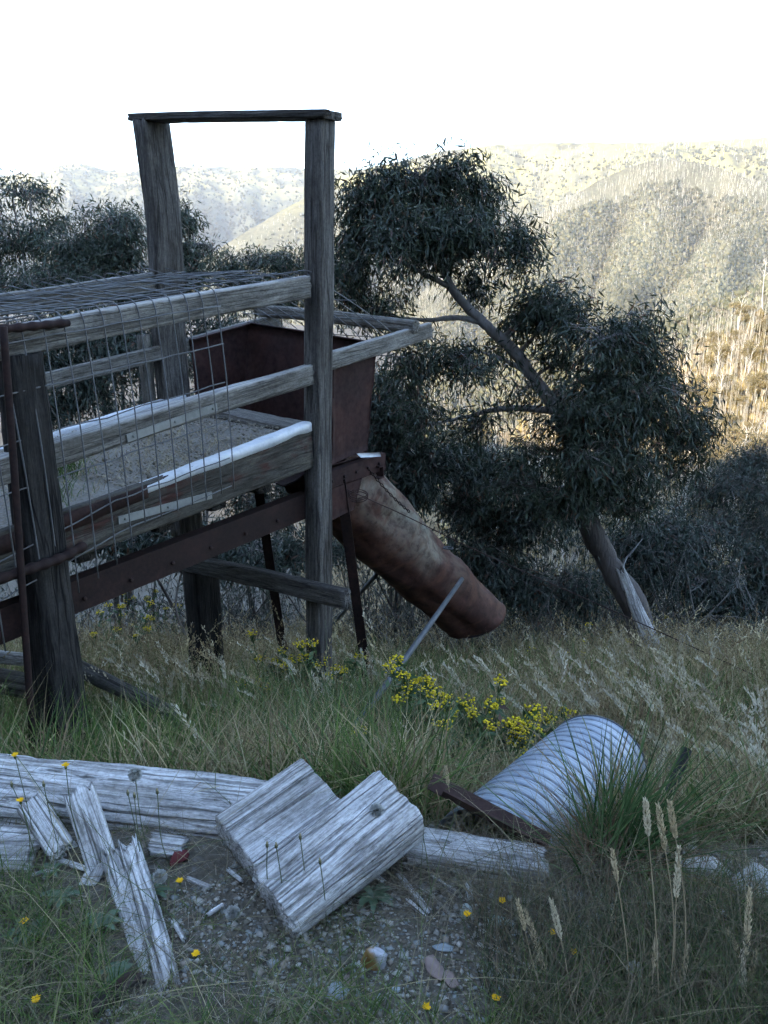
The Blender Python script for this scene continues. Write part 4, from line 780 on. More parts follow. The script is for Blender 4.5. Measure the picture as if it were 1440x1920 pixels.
wood_thing('wood_offcut', 'small sawn offcut sitting under the long log', ATD(286, 1582, 2.26), ATD(346, 1590, 2.26), .06, .045, (0, -.5, .85), W_silver, 110, 'offcut', nu=16, nv=40, groove=.006)
wood_thing('log', 'mossy brown stick half sunk at the bottom left', G(140, 1925), G(262, 1838) + (0, 0, .012), .05, .045, UP, W_board, 111, 'log', nu=30, nv=30, p=3, groove=.008)
wood_thing('plank', 'rotten layered slab of grey wood at the left edge', ATD(-60, 1585, 2.28), ATD(70, 1590, 2.26), .14, .04, (0, -.3, 1), W_silver, 112, 'plank', nu=30, nv=50, groove=.012, endj=.03)
wood_thing('log', 'thin fallen grey pole in the grass behind the dark post', ATD(120, 1240, 4.75), ATD(330, 1345, 4.5), .09, .08, UP, W_post, 113, 'log', nu=30, nv=30, p=3, groove=.008)
wood_thing('log', 'grey fallen log at the left edge below the ramp', ATD(-80, 1262, 4.55), ATD(110, 1300, 4.4), .14, .12, UP, W_post, 114, 'log', nu=30, nv=40, p=3, groove=.012)
wood_thing('log', 'broken end of a pale branch at the foot of the ramp', ATD(-60, 1225, 4.9), ATD(70, 1238, 4.8), .08, .07, UP, W_silver, 115, 'log', nu=20, nv=30, p=3, groove=.008)
spl = [((805, 1650), (857, 1682), .018, 'bright squared wood splinter lying on the gravel'), ((742, 1650), (800, 1720), .016, 'long thin grey splinter slanting across the gravel'), ((788, 1665), (815, 1680), .022, 'short frayed wood chip beside the bright splinter'), ((876, 1660), (882, 1690), .02, 'stubby pale chip standing right of the bright splinter'), ((740, 1612), (768, 1620), .014, 'small pale chip near the rounded block'), ((765, 1690), (802, 1722), .012, 'fine split sliver crossing the long grey splinter')]
for i, (a, b, w_, lb) in enumerate(spl): wood_thing('wood_splinter', lb, G(*a) + (0, 0, .012), G(*b) + (0, 0, .010), w_, .009, UP, W_fresh, 120 + i, 'splinter', nu=14, nv=14, groove=.002, endj=.012)

more = [((690, 1640), (716, 1662), .013, 'pale splinter beside the foot of the rounded block'), ((355, 1650), (395, 1668), .014, 'grey chip in the dirt right of the split plank'), ((390, 1720), (420, 1702), .011, 'thin chip pointing at the rounded block end'), ((330, 1730), (352, 1768), .012, 'sliver of wood along the split plank'), ((425, 1640), (450, 1662), .013, 'small chip under the corner of the flat block'), ((110, 1622), (160, 1640), .016, 'flat wood flake below the angled plank'), ((60, 1650), (100, 1640), .014, 'dull flake at the left under the rotten slab'), ((905, 1640), (950, 1650), .012, 'narrow splinter in front of the half buried timber')]
for i, (a, b, w_, lb) in enumerate(more): wood_thing('wood_splinter', lb, G(*a) + (0, 0, .010), G(*b) + (0, 0, .012), w_, .008, UP, W_silver if i % 2 else W_fresh, 140 + i, 'splinter', nu=14, nv=14, groove=.002, endj=.012)

# ------------------------------------------------------------------ stones and gravel
def stone_mesh(name, seed, col, col2=None, sub=2, rough=.22, flat=1.0):
    rg = np.random.default_rng(seed); v, f = ico(); V = [tuple(x) for x in v]; Fc = [tuple(x) for x in f]
    for _ in range(sub):
        cache, NF = {}, []
        def md(a, b):
            k = (min(a, b), max(a, b))
            if k not in cache: V.append(tuple(nrm(np.array(V[a]) + np.array(V[b])))); cache[k] = len(V) - 1
            return cache[k]
        for a, b, c in Fc: x, y, z = md(a, b), md(b, c), md(c, a); NF += [(a, x, z), (b, y, x), (c, z, y), (x, y, z)]
        Fc = NF
    V = np.array(V); pl = nrm(rg.normal(0, 1, (13, 3))); d = np.ones(len(V))
    for n_ in pl: q = V @ n_; d = np.minimum(d, np.where(q > .15, rg.uniform(.28, .72) / np.maximum(q, .15), 9))
    V = V * (d * (1 + (fbm(V[:, 0] * 3, V[:, 1] * 3, V[:, 2] * 3, 3, seed) - .5) * rough))[:, None]
    c = np.array(col)[None] * (.7 + .6 * fbm(V[:, 0] * 4, V[:, 1] * 4, V[:, 2] * 4, 3, seed + 1))[:, None]
    if col2 is not None: k = np.clip((V[:, 0] + V[:, 2] * .5 + (fbm(V[:, 0] * 3, V[:, 1] * 3, 0, 2, 4) - .5)) * 3, 0, 1)[:, None]; c = c * (1 - k) + np.array(col2)[None] * (.8 + .4 * rg.random((len(V), 1))) * k
    V[:, 2] *= flat; return Geo().add(V, None, Fc, c).mesh(name, M_stone)
def stone(label, px, py, sx, sy, sz, seed, col, col2=None, rz=0.0, up=.45):
    p = G(px, py); k = np.linalg.norm(p - CAM) / FPX; o = link('stone', stone_mesh('stone', seed, col, col2), None, Matrix.Translation(Vector(p + (0, 0, sz * k * up))) @ Matrix.Rotation(rz, 4, 'Z') @ Matrix.Diagonal((sx * k, sy * k, sz * k, 1)))
    return tag(o, label, 'stone')
PK, BL, WH, GY = (.20, .15, .13), (.20, .225, .23), (.5, .5, .5), (.20, .20, .19)
stone('orange and white quartz lump on the gravel', 702, 1812, 34, 26, 36, 1, (.20, .12, .045), (.30, .30, .31), .4)
stone('flat pinkish stone beside the quartz lump', 652, 1848, 20, 24, 10, 2, PK, None, .5)
stone('angular pink brown rock in the middle of the gravel', 818, 1822, 26, 30, 15, 3, PK, None, .3)
stone('low pink slab right of the angular pink rock', 846, 1846, 22, 26, 12, 4, PK, None, 1.0)
stone('pale green triangular chip below the splinters', 872, 1722, 13, 16, 20, 5, (.30, .34, .31))
stone('smooth pale green stone near the plume grass', 928, 1728, 24, 20, 14, 6, (.24, .29, .25), None, .2)
stone('crumbly blue grey stone at the bottom of the gravel', 632, 1868, 24, 26, 8, 7, BL, None, .8)
stone('blue grey flake above the pink rock', 830, 1780, 26, 16, 5, 8, BL, None, .2)
stone('small bright blue grey pebble below the quartz', 742, 1858, 8, 8, 8, 9, (.28, .31, .33))
stone('blue stone left of the splinters under the block', 722, 1688, 18, 18, 13, 10, BL)
stone('white quartz stone at the right edge', 1352, 1718, 18, 12, 14, 11, (.6, .6, .62))
stone('broad pale slab rock behind the tussock', 1330, 1638, 60, 44, 20, 12, (.36, .34, .31), None, .1)
stone('grey slab rock cut by the right edge', 1418, 1652, 50, 40, 20, 13, (.32, .31, .29), None, .6)
stone('dark red stone under the small offcut', 332, 1612, 20, 22, 20, 14, (.10, .03, .03))
stone('flat tan stone far right in the grass', 1262, 1655, 34, 26, 12, 15, (.30, .28, .25), None, 1.2)
def gravel():
    rg = np.random.default_rng(77); n = 34000; x = rg.uniform(-1.2, 1.5, n); y = 1.2 + 1.0 * rg.random(n)
    m = (.7 * fbm(x * 3, y * 3, 0, 3, 6) + .35 * np.exp(-((x - .12) / .28) ** 2 - ((y - 1.55) / .3) ** 2) + .25 * np.exp(-((x - 1.0) / .4) ** 2 - ((y - 1.85) / .15) ** 2)) > .45
    x, y = x[m], y[m]; n = len(x); s = .0029 * rg.lognormal(0, .55, n); s = np.minimum(s, .011); P = np.stack([x, y, gz(x, y) + s * .3], -1)
    cc = np.array([(.17, .145, .115), (.21, .20, .175), (.17, .18, .17), (.25, .235, .20), (.12, .105, .08)])[rg.integers(0, 5, n)] * rg.uniform(.7, 1.3, (n, 1)) * 1.1; g = Geo()
    blobs(g, P, np.stack([s * rg.uniform(.8, 1.7, n), s * rg.uniform(.8, 1.7, n), s * rg.uniform(.3, .7, n)], -1), cc, rg, .45, True)
    tag(link('gravel', g.mesh('gravel', M_stone)), 'loose grey and pink gravel on the bench', 'gravel', kind='stuff')
    # gravel heaped on the deck of the ramp
    n = 2600; s_ = rg.uniform(-1.5, -.12, n); w_ = rg.uniform(.06, 1.35, n); P = P0 + A_ * s_[:, None] + B_ * w_[:, None]; P[:, 2] = .408 + (s_ + 2.85) * .0565 + .025 * fbm(s_ * 3, w_ * 3, 0, 4, 8) + .02 * w_ / 1.4; r = .007 * rg.lognormal(0, .4, n); g = Geo()
    blobs(g, P, np.stack([r, r, r * .6], -1), np.array([.21, .185, .145]) * rg.uniform(.6, 1.4, (n, 1)), rg, .4, True); tag(link('gravel', g.mesh('gravel', M_stone)), 'pale crushed gravel on the upper end of the ramp deck', 'gravel', kind='stuff')
gravel()

# ------------------------------------------------------------------ grasses
def blades(g, P, H, W, lean, curve, col, rg, az=None, segs=(0, .35, .7, 1.0)):
    n = len(P); az = rg.uniform(0, 2 * np.pi, n) if az is None else az; d = np.stack([np.cos(az), np.sin(az), 0 * az], -1); sd = np.stack([-np.sin(az), np.cos(az), 0 * az], -1)
    tw = rg.uniform(-1.2, 1.2, n)[:, None]; sd = sd * np.cos(tw) + d * np.sin(tw); rows = []
    for t in segs:
        c = P + d * (H * (lean * t + curve * t * t))[:, None]; c = c + np.array([0, 0, 1]) * (H * (t - .45 * curve * t * t * t))[:, None]; w_ = (W * (1 - t ** 1.6) * (.75 + .5 * min(1, t * 3)))[:, None] * .5
        if t < 1: rows += [c - sd * w_, c + sd * w_]
        else: rows += [c]
    k = len(rows); V = np.stack(rows, 1); m = len(segs) - 2; Q = np.array([(2 * i, 2 * i + 1, 2 * i + 3, 2 * i + 2) for i in range(m)]); T = np.array([(2 * m, 2 * m + 1, 2 * m + 2)]); o = (np.arange(n) * k)[:, None, None]
    g.add(V.reshape(-1, 3), (Q[None] + o).reshape(-1, 4), (T[None] + o).reshape(-1, 3), np.repeat(col, k, 0)); return rows[-1], d
def pick(n, pal, rg, j=.3): return np.array(pal)[rg.integers(0, len(pal), n)] * rg.uniform(1 - j, 1 + j, (n, 1))
def heads(g, tip, d, L, R, n, col, rg, nod=.5, sp=.012):
    """a spike of small pointed spikelets at each stalk tip"""
    N = len(tip); t = np.tile(np.linspace(0, 1, n), (N, 1)); ax = nrm(np.stack([d[:, 0] * nod, d[:, 1] * nod, np.ones(N)], -1)); L = np.broadcast_to(L, (N,)); R = np.broadcast_to(R, (N,))
    c = tip[:, None] + ax[:, None] * (L[:, None] * (t - .35))[..., None]; c = c + (d * (L * nod)[:, None])[:, None] * (t ** 2)[..., None] * .5 - np.array([0, 0, 1]) * (nod * nod * .35 * L[:, None] * t ** 2)[..., None]
    an = rg.uniform(0, 2 * np.pi, (N, n)); r = R[:, None] * (np.sin(np.pi * np.clip(t * .9 + .08, 0, 1)) ** .6) * rg.uniform(.5, 1.1, (N, n)); o = np.stack([np.cos(an), np.sin(an), 0 * an], -1)
    b = c + o * (r * .3)[..., None]; q = nrm(o * .5 + ax[:, None] * 1.0) * (sp * rg.uniform(.7, 1.3, (N, n)))[..., None]; s_ = nrm(np.cross(q, rg.normal(0, 1, q.shape))) * (sp * .22); b = b + o * (r * .5)[..., None]
    V = np.stack([b, b + q * .5 + s_, b + q, b + q * .5 - s_], 2).reshape(-1, 3); k = N * n; T = (np.array([(0, 1, 2), (0, 2, 3)])[None] + (np.arange(k) * 4)[:, None, None]).reshape(-1, 3)
    g.add(V, None, T, np.repeat(np.repeat(col, n, 0) * rg.uniform(.75, 1.2, (k, 1)), 4, 0))
GR = [(.048, .080, .022), (.075, .115, .032), (.105, .140, .042), (.058, .092, .036), (.15, .165, .065)]
DRY = [(.26, .21, .115), (.33, .27, .15), (.21, .165, .09), (.37, .32, .195), (.19, .135, .08)]
PALE = [(.36, .32, .22), (.43, .39, .29), (.30, .255, .17)]
def on_ramp(x, y):
    s_ = (x - P0[0]) * A_[0] + (y - P0[1]) * A_[1]; w_ = (x - P0[0]) * B_[0] + (y - P0[1]) * B_[1]; return (s_ > -2.6) & (s_ < .2) & (w_ > .0) & (w_ < 1.4)
def slope_pts(n, rg, y0, y1, pw=1.0, xm=.66):
    y = y0 + (y1 - y0) * rg.random(n) ** pw; x = rg.uniform(-xm, xm, n) * (y + .8); return x, y
CLEAR = [(ATD(-130, 1476, 2.62)[:2], ATD(520, 1552, 2.40)[:2], .16, .2), (ATD(444, 1606, 2.21)[:2], ATD(602, 1489, 2.31)[:2], .14, .25), (ATD(508, 1716, 2.02)[:2], ATD(750, 1520, 2.17)[:2], .13, .3), (ATD(214, 1596, 2.22)[:2], ATD(318, 1846, 1.855)[:2], .08, .3), (ATD(146, 1490, 2.32)[:2], ATD(190, 1626, 2.20)[:2], .08, .25), (ATD(735, 1590, 2.26)[:2], ATD(1030, 1622, 2.22)[:2], .11, .25)]
def clear(x, y, h):
    for (ax_, ay_), (bx_, by_), rad, fac in CLEAR:
        vx, vy = bx_ - ax_, by_ - ay_; tt = np.clip(((x - ax_) * vx + (y - ay_) * vy) / (vx * vx + vy * vy), 0, 1); cx_, cy_ = ax_ + vx * tt, ay_ + vy * tt; h = np.where((np.abs(x - cx_) < rad) & (y - cy_ > -2.2 * rad) & (y - cy_ < rad), h * fac, h)
    return h
def meadow():
    rg = np.random.default_rng(8)
    # green undergrass of the bank
    x, y = slope_pts(70000, rg, 2.02, 9.5, 1.35); k = fbm(x * 1.6, y * 1.6, 0, 3, 2) > .28; x, y = x[k], y[k]; P = np.stack([x, y, gz(x, y) - .02], -1); n = len(x); g = Geo()
    pipe_d = np.abs(np.cross(np.stack([x - PA[0], y - PA[1]], -1), nrm((PB - PA)[:2]))); al = (np.stack([x - PA[0], y - PA[1]], -1) @ nrm((PB - PA)[:2])); cl = (pipe_d < .2) & (al > -.1) & (al < .95)
    h = rg.uniform(.14, .54, n) * (.7 + .6 * fbm(x * 1.1, y * 1.1, 0, 2, 9)); h = clear(x, y, np.where(cl, .05, h)); gn = fbm(x * .9 + 4, y * .9, 0, 3, 12); col = pick(n, GR, rg); dry = rg.random(n) < np.clip((gn - .42) * 3 + .5 * (x > .7), .05, .8); h = h * np.where((x > .72) & (y < 3.4), .62, 1); col[dry] = pick(int(dry.sum()), DRY, rg) * .8
    blades(g, P, h, rg.uniform(.003, .0065, n) * (1 + .08 * y), rg.uniform(.02, .4, n), rg.uniform(.1, .7, n), col, rg)
    tag(link('grass', g.mesh('grass', M_grass)), 'green tussocky grass covering the bank below the bench', 'grass', kind='stuff')
    # tan seeding grass
    x, y = slope_pts(20000, rg, 2.5, 10.5, 1.0); k = (fbm(x * .8 + 2, y * .8, 0, 3, 15) + .10 * np.clip(y - 4, -1, 2) + .05 * (x > .8)) > .52; x, y = x[k], y[k]
    pd = np.abs(np.cross(np.stack([x - PA[0], y - PA[1]], -1), nrm((PB - PA)[:2]))); al = (np.stack([x - PA[0], y - PA[1]], -1) @ nrm((PB - PA)[:2])); ok = ~((pd < .26) & (al < 1.05)); x, y = x[ok], y[ok]; n = len(x); P = np.stack([x, y, gz(x, y) - .02], -1); g = Geo(); h = rg.uniform(.3, .62, n) * np.where((np.abs(x - .8) < 1.1) & (np.abs(y - 5.8) < 1.9), .6, 1); az = rg.normal(2.6, 1.3, n)
    near = np.clip((y - 2.3) / 2.2, .45, 1); h = h * near
    col = pick(n, DRY, rg); tip, d = blades(g, P, h, .0022 + .0006 * y, rg.uniform(0, .25, n), rg.uniform(0, .35, n), col, rg, az)
    heads(g, tip, d, rg.uniform(.06, .13, n), rg.uniform(.006, .013, n), 9, pick(n, DRY, rg) * .95, rg, .6, .018)
    tag(link('grass', g.mesh('grass', M_fuzz)), 'dry tan seeding grass across the slope', 'grass', kind='stuff')
    # lone taller straw stalks that break the top edge of the field
    x, y = slope_pts(1100, rg, 3.2, 9.2, .8); n = len(x); P = np.stack([x, y, gz(x, y) - .02], -1); g = Geo(); tip, d = blades(g, P, rg.uniform(.42, .82, n) * np.where((np.abs(x - .8) < 1.1) & (np.abs(y - 5.8) < 1.9), .7, 1), .0035 + .0006 * y, rg.uniform(0, .3, n), rg.uniform(0, .35, n), pick(n, DRY, rg), rg)
    heads(g, tip, d, rg.uniform(.08, .17, n), rg.uniform(.006, .012, n), 16, pick(n, DRY + PALE, rg), rg, .6, .02); tag(link('grass', g.mesh('grass', M_fuzz)), 'scattered taller straw stalks over the meadow', 'grass', kind='stuff')
    # pale plumes standing above the rest
    spots = [(545, 1260, 26), (620, 1275, 20), (670, 1260, 16), (840, 1340, 10), (1120, 1360, 16), (1060, 1360, 8), (1250, 1400, 22), (1350, 1400, 26), (1420, 1430, 20), (940, 1350, 10), (440, 1330, 24), (330, 1330, 26), (200, 1260, 12), (1320, 1300, 16), (1180, 1300, 9)]
    X = []
    for px, py, m in spots:
        c = G(px, py + 60); X.append(np.stack([c[0] + rg.normal(0, .3, m), c[1] + rg.normal(0, .35, m)], -1))
    X = np.concatenate(X); x, y = X[:, 0], X[:, 1]; n = len(x); P = np.stack([x, y, gz(x, y) - .02], -1); g = Geo(); h = rg.uniform(.3, .56, n) * np.clip((y - 1.9) / 1.6, .55, 1)
    tip, d = blades(g, P, h, .004 + 0 * y, rg.uniform(.0, .25, n), rg.uniform(.0, .3, n), pick(n, DRY, rg), rg, rg.normal(2.7, .9, n)); heads(g, tip, d, rg.uniform(.10, .18, n), rg.uniform(.007, .012, n), 46, pick(n, PALE, rg, .15), rg, .7, .022)
    tag(link('grass', g.mesh('grass', M_fuzz)), 'pale feathery plume grass standing above the meadow', 'grass', kind='stuff')
    # sparse wiry grass and weeds on the bench in front
    x = rg.uniform(-1.35, 1.5, 23000); y = rg.uniform(1.15, 2.12, 23000); gr = np.exp(-((x - .14) / .24) ** 2 - ((y - 1.58) / .24) ** 2) + .9 * np.exp(-((x - .95) / .33) ** 2 - ((y - 1.83) / .08) ** 2)
    k = (fbm(x * 2.4, y * 2.4, 0, 3, 19) - .32 * gr + .25 * np.clip((x - .45) * 1.5, 0, 1) * (y < 1.7) + .16 * (x < -.12)) > .36; x, y = x[k], y[k]; n = len(x); P = np.stack([x, y, gz(x, y) - .01], -1); g = Geo(); col = pick(n, GR + [(.14, .13, .08), (.20, .17, .10), (.16, .14, .09), (.10, .12, .05)], rg)
    hh = rg.uniform(.05, .17, n)
    hh = clear(x, y, hh)
    blades(g, P, hh, rg.uniform(.0016, .0038, n), rg.uniform(.1, .9, n), rg.uniform(.2, 1.0, n), col, rg)
    m = 520; x = rg.uniform(-1.3, 1.4, m); y = rg.uniform(1.2, 2.05, m); P = np.stack([x, y, gz(x, y)], -1); blades(g, P, rg.uniform(.12, .34, m), rg.uniform(.0014, .0024, m), rg.uniform(.6, 1.6, m), rg.uniform(.3, 1.3, m), pick(m, [(.20, .17, .10), (.26, .22, .13), (.10, .12, .05), (.12, .10, .06), (.07, .09, .04)], rg), rg, segs=(0, .2, .4, .6, .8, 1.0))
    m = 1500; x = rg.normal(.33, .26, m); y = rg.normal(1.78, .09, m); P = np.stack([x, y, gz(x, y) + rg.uniform(0, .03, m)], -1); blades(g, P, rg.uniform(.04, .09, m), rg.uniform(.0012, .002, m), rg.uniform(1, 3, m), rg.uniform(.0, .3, m), pick(m, [(.16, .13, .09), (.22, .19, .14), (.10, .08, .06)], rg), rg)
    m = 9000; x = rg.uniform(-1.25, 1.4, m); y = rg.uniform(1.2, 2.1, m); kk_ = fbm(x * 3.1, y * 3.1, 0, 3, 44) > .40; x, y = x[kk_], y[kk_]; m = len(x); P = np.stack([x, y, gz(x, y) + rg.uniform(.001, .012, m)], -1); blades(g, P, rg.uniform(.006, .022, m), rg.uniform(.0010, .0022, m), rg.uniform(2, 6, m), rg.uniform(-.6, .6, m), pick(m, [(.20, .17, .12), (.28, .25, .19), (.12, .10, .075), (.16, .12, .08)], rg), rg)
    tag(link('grass', g.mesh('grass', M_grass)), 'sparse wiry grass and dead stems on the stony bench', 'grass', kind='stuff')
    # dark fine grass at the lower right, at the viewer's feet
    x = rg.uniform(.22, 1.4, 5200); y = rg.uniform(1.05, 1.68, 5200); P = np.stack([x, y, gz(x, y) - .01], -1); n = len(x); g = Geo(); col = pick(n, [(.045, .060, .032), (.065, .075, .04), (.11, .095, .06), (.17, .14, .09), (.14, .11, .075)], rg)
    k = x + .5 * (y - 1.2) > .33; P, col = P[k], col[k]; n = len(P)
    blades(g, P, rg.uniform(.10, .30, n), rg.uniform(.0014, .003, n), rg.uniform(.0, .5, n), rg.uniform(.0, .6, n), col, rg); tag(link('grass', g.mesh('grass', M_grass)), 'dark fine grass at the bottom right corner', 'grass', kind='stuff')
    # grass and straw on the deck
    n = 2600; s_ = rg.uniform(-2.8, -.45, n); w_ = rg.uniform(.06, 1.38, n); P = P0 + A_ * s_[:, None] + B_ * w_[:, None]; P[:, 2] = .418 + (s_ + 2.85) * .0565; g = Geo(); blades(g, P, rg.uniform(.015, .08, n), .0025 + 0 * s_, rg.uniform(.2, 1.6, n), rg.uniform(.1, .9, n), pick(n, DRY, rg), rg)
    for s0, w0, m in ((-1.55, .62, 260), (-2.2, .8, 200), (-1.8, .25, 60)):
        P = P0 + A_ * (s0 + rg.normal(0, .09, m))[:, None] + B_ * (w0 + rg.normal(0, .09, m))[:, None]; P[:, 2] = .40 + (s0 + 2.85) * .0565; blades(g, P, rg.uniform(.08, .22, m), .004 + 0 * P[:, 0], rg.uniform(0, .5, m), rg.uniform(.1, .8, m), pick(m, [(.05, .09, .025), (.07, .11, .035)], rg), rg)
    tag(link('grass', g.mesh('grass', M_grass)), 'straw and green grass growing on the ramp deck', 'grass', kind='stuff')
meadow()

def tussock(label, base, n, H, col, seed, spread=.07, dead=140, bias=None):
    rg = np.random.default_rng(seed); t = thing('tussock', label, 'tussock', base); g = Geo(); az = rg.uniform(0, 2 * np.pi, n); P = base + np.stack([rg.normal(0, spread, n), rg.normal(0, spread * .7, n), np.zeros(n) - .02], -1); out = np.arctan2(P[:, 1] - base[1], P[:, 0] - base[0]); az = out + rg.normal(0, .6, n)
    if bias is not None: k = rg.random(n) < .7; az = np.where(k, bias + rg.normal(0, .75, n), az)
    blades(g, P, H * rg.uniform(.45, 1.1, n), rg.uniform(.0035, .0072, n), rg.uniform(.05, 1.0, n) ** 1.2, rg.uniform(.05, .45, n), pick(n, col, rg), rg, az, (0, .18, .36, .54, .72, .88, 1.0)); link('leaves', g.mesh('leaves', M_grass), t)
    if dead:
        g = Geo(); m = dead; P = base + np.stack([rg.normal(0, spread * 1.1, m), rg.normal(0, spread * .8, m), np.zeros(m)], -1); blades(g, P, rg.uniform(.08, .26, m), .003 + 0 * P[:, 0], rg.uniform(.3, 1.6, m), rg.uniform(.2, .9, m), pick(m, [(.13, .08, .045), (.18, .12, .07), (.09, .06, .04)], rg), rg); link('dead_leaves', g.mesh('dead_leaves', M_grass), t)
TUS = [(.030, .056, .020), (.045, .078, .028), (.065, .10, .038)]
tussock('big dark green tussock with long arching leaves beside the culvert', G(1150, 1628), 150, .45, TUS, 1, .05, 320, .5)
SAGE = [(.06, .095, .040), (.09, .125, .055), (.12, .15, .075)]
for i, (lb, px, py, n, H) in enumerate([('grey green tussock directly behind the flat grey block', 640, 1440, 240, .55), ('grey green tussock left of the culvert below the yellow flowers', 830, 1470, 260, .48), ('green tussock behind the rounded block', 740, 1420, 220, .55), ('soft green tussock behind the long log, left of the block', 430, 1440, 240, .42), ('dark green tussock behind the long log below the dark post', 180, 1420, 220, .4), ('green tussock behind the log under the squat post', 310, 1410, 220, .4), ('ragged green tussock right of the black poly pipe', 1380, 1540, 60, .3)]): tussock(lb, G(px, py), n, H, SAGE if i not in (4, 5) else TUS, 20 + i, .11, 60)

# tall seed stalks close to the viewer
def stalk(label, base, top, hl, R, seed, col=(.46, .38, .25), n=150):
    rg = np.random.default_rng(seed); base, top = np.asarray(base, float), np.asarray(top, float); t = thing('seed_stalk', label, 'grass stalk', base); bow = rg.normal(0, .012, 3) * (1, 1, 0); p = spline([base, base * .5 + top * .5 + bow, top], 14)
    tubes_obj('stem', [(p, np.linspace(.0017, .0009, 14))], M_straw, t, 4); ax = nrm(p[-1] - p[-3]); g = Geo(); f = rg.random(n); c = top - ax * hl + ax * hl * f[:, None]; o = rg.normal(0, 1, (n, 3)); o = nrm(o - ax * (o @ ax)[:, None]); r = R * np.sin(np.pi * np.clip(f * .88 + .1, 0, 1)) ** .7 * rg.uniform(.4, 1.0, n)
    b = c + o * (r * .55)[:, None]; q = nrm(o * .45 + ax) * rg.uniform(.007, .013, (n, 1)); s_ = nrm(np.cross(q, rg.normal(0, 1, (n, 3)))) * .0016; V = np.stack([b, b + q * .5 + s_, b + q, b + q * .5 - s_], 1).reshape(-1, 3); T = (np.array([(0, 1, 2), (0, 2, 3)])[None] + (np.arange(n) * 4)[:, None, None]).reshape(-1, 3)
    g.add(V, None, T, np.repeat(np.array(col) * rg.uniform(.7, 1.25, (n, 1)), 4, 0)); link('seed_head', g.mesh('seed_head', M_fuzz), t)
M_straw = rust_mat('straw', [(.3, (.16, .12, .07)), (.7, (.28, .22, .13))], 20)
ST = [('left of two upright plumes in front of the tussock', 1210, 1502, 1240, 1930, 62), ('right of two upright plumes in front of the tussock', 1234, 1512, 1248, 1930, 76), ('slim plume just right of the two upright plumes', 1256, 1505, 1270, 1930, 62), ('single plume standing below the pale slab rock', 1273, 1590, 1262, 1930, 80), ('fat plume leaning left of the lower centre right grass', 986, 1708, 1016, 1930, 100), ('drooping plume tip left of the fat leaning plume', 972, 1692, 1040, 1930, 50), ('dark leaning plume above the fat leaning plume', 1034, 1690, 1075, 1930, 62), ('small plume hanging over the foot of the tussock', 1148, 1596, 1180, 1930, 52), ('short plume right of the yellow daisy at the bottom', 1126, 1826, 1160, 1935, 90), ('thin plume crossing the short bottom plume', 1150, 1862, 1185, 1940, 50), ('slender plume in the gap right of the bottom centre', 1230, 1765, 1236, 1930, 40), ('plume right of the slender plume near the bottom', 1288, 1775, 1294, 1930, 66), ('low plume tip at the bottom edge right of centre', 1248, 1850, 1262, 1935, 48), ('tall thick plume leaning right near the right edge', 1406, 1668, 1370, 1930, 96), ('plume fused with the tall thick plume near the right edge', 1366, 1745, 1382, 1930, 90), ('short plume tucked under the tall thick plume', 1392, 1785, 1386, 1935, 62), ('stubby plume at the far right edge', 1418, 1784, 1412, 1935, 56), ('bent brown stalk tip above the small offcut stem', 836, 1440, 880, 1600, 30)]
for i, (lb, tx, ty, bx, by, hp) in enumerate(ST):
    yy = 1.32 + .02 * (i % 5) if by > 1900 else 1.9; top = AT(tx, ty, yy + .12); k = np.linalg.norm(top - CAM) / FPX; bx_ = AT(bx, by, yy); bz = np.array([bx_[0], yy, float(gz(bx_[0], yy))]); stalk('dry tan ' + lb if 'dark' not in lb and 'brown' not in lb else lb, bz, top, hp * k, .0095 if hp > 55 else .006, 200 + i, (.42, .34, .21) if i % 3 else (.50, .43, .30), 230 if hp > 55 else 130)
# thin dark weed stalks before the dark post
for i, (tx, ty, bx, by, lb) in enumerate([(42, 1115, 40, 1330, 'airy seed stalk in front of the rusty picket'), (120, 1085, 50, 1380, 'long slanting airy stalk across the dark post'), (122, 1140, 92, 1380, 'upright airy stalk against the dark post'), (236, 1078, 232, 1260, 'tall drooping straw stalk before the steel beam'), (254, 1115, 250, 1260, 'thin straight straw stalk right of the drooping one'), (78, 1190, 100, 1380, 'short brown branching stalk at the dark post foot')]):
    base = G(bx, by); stalk(lb, base, AT(tx, ty, base[1]), .10, .022 if i not in (3, 4) else .006, 300 + i, (.22, .19, .15), 60)

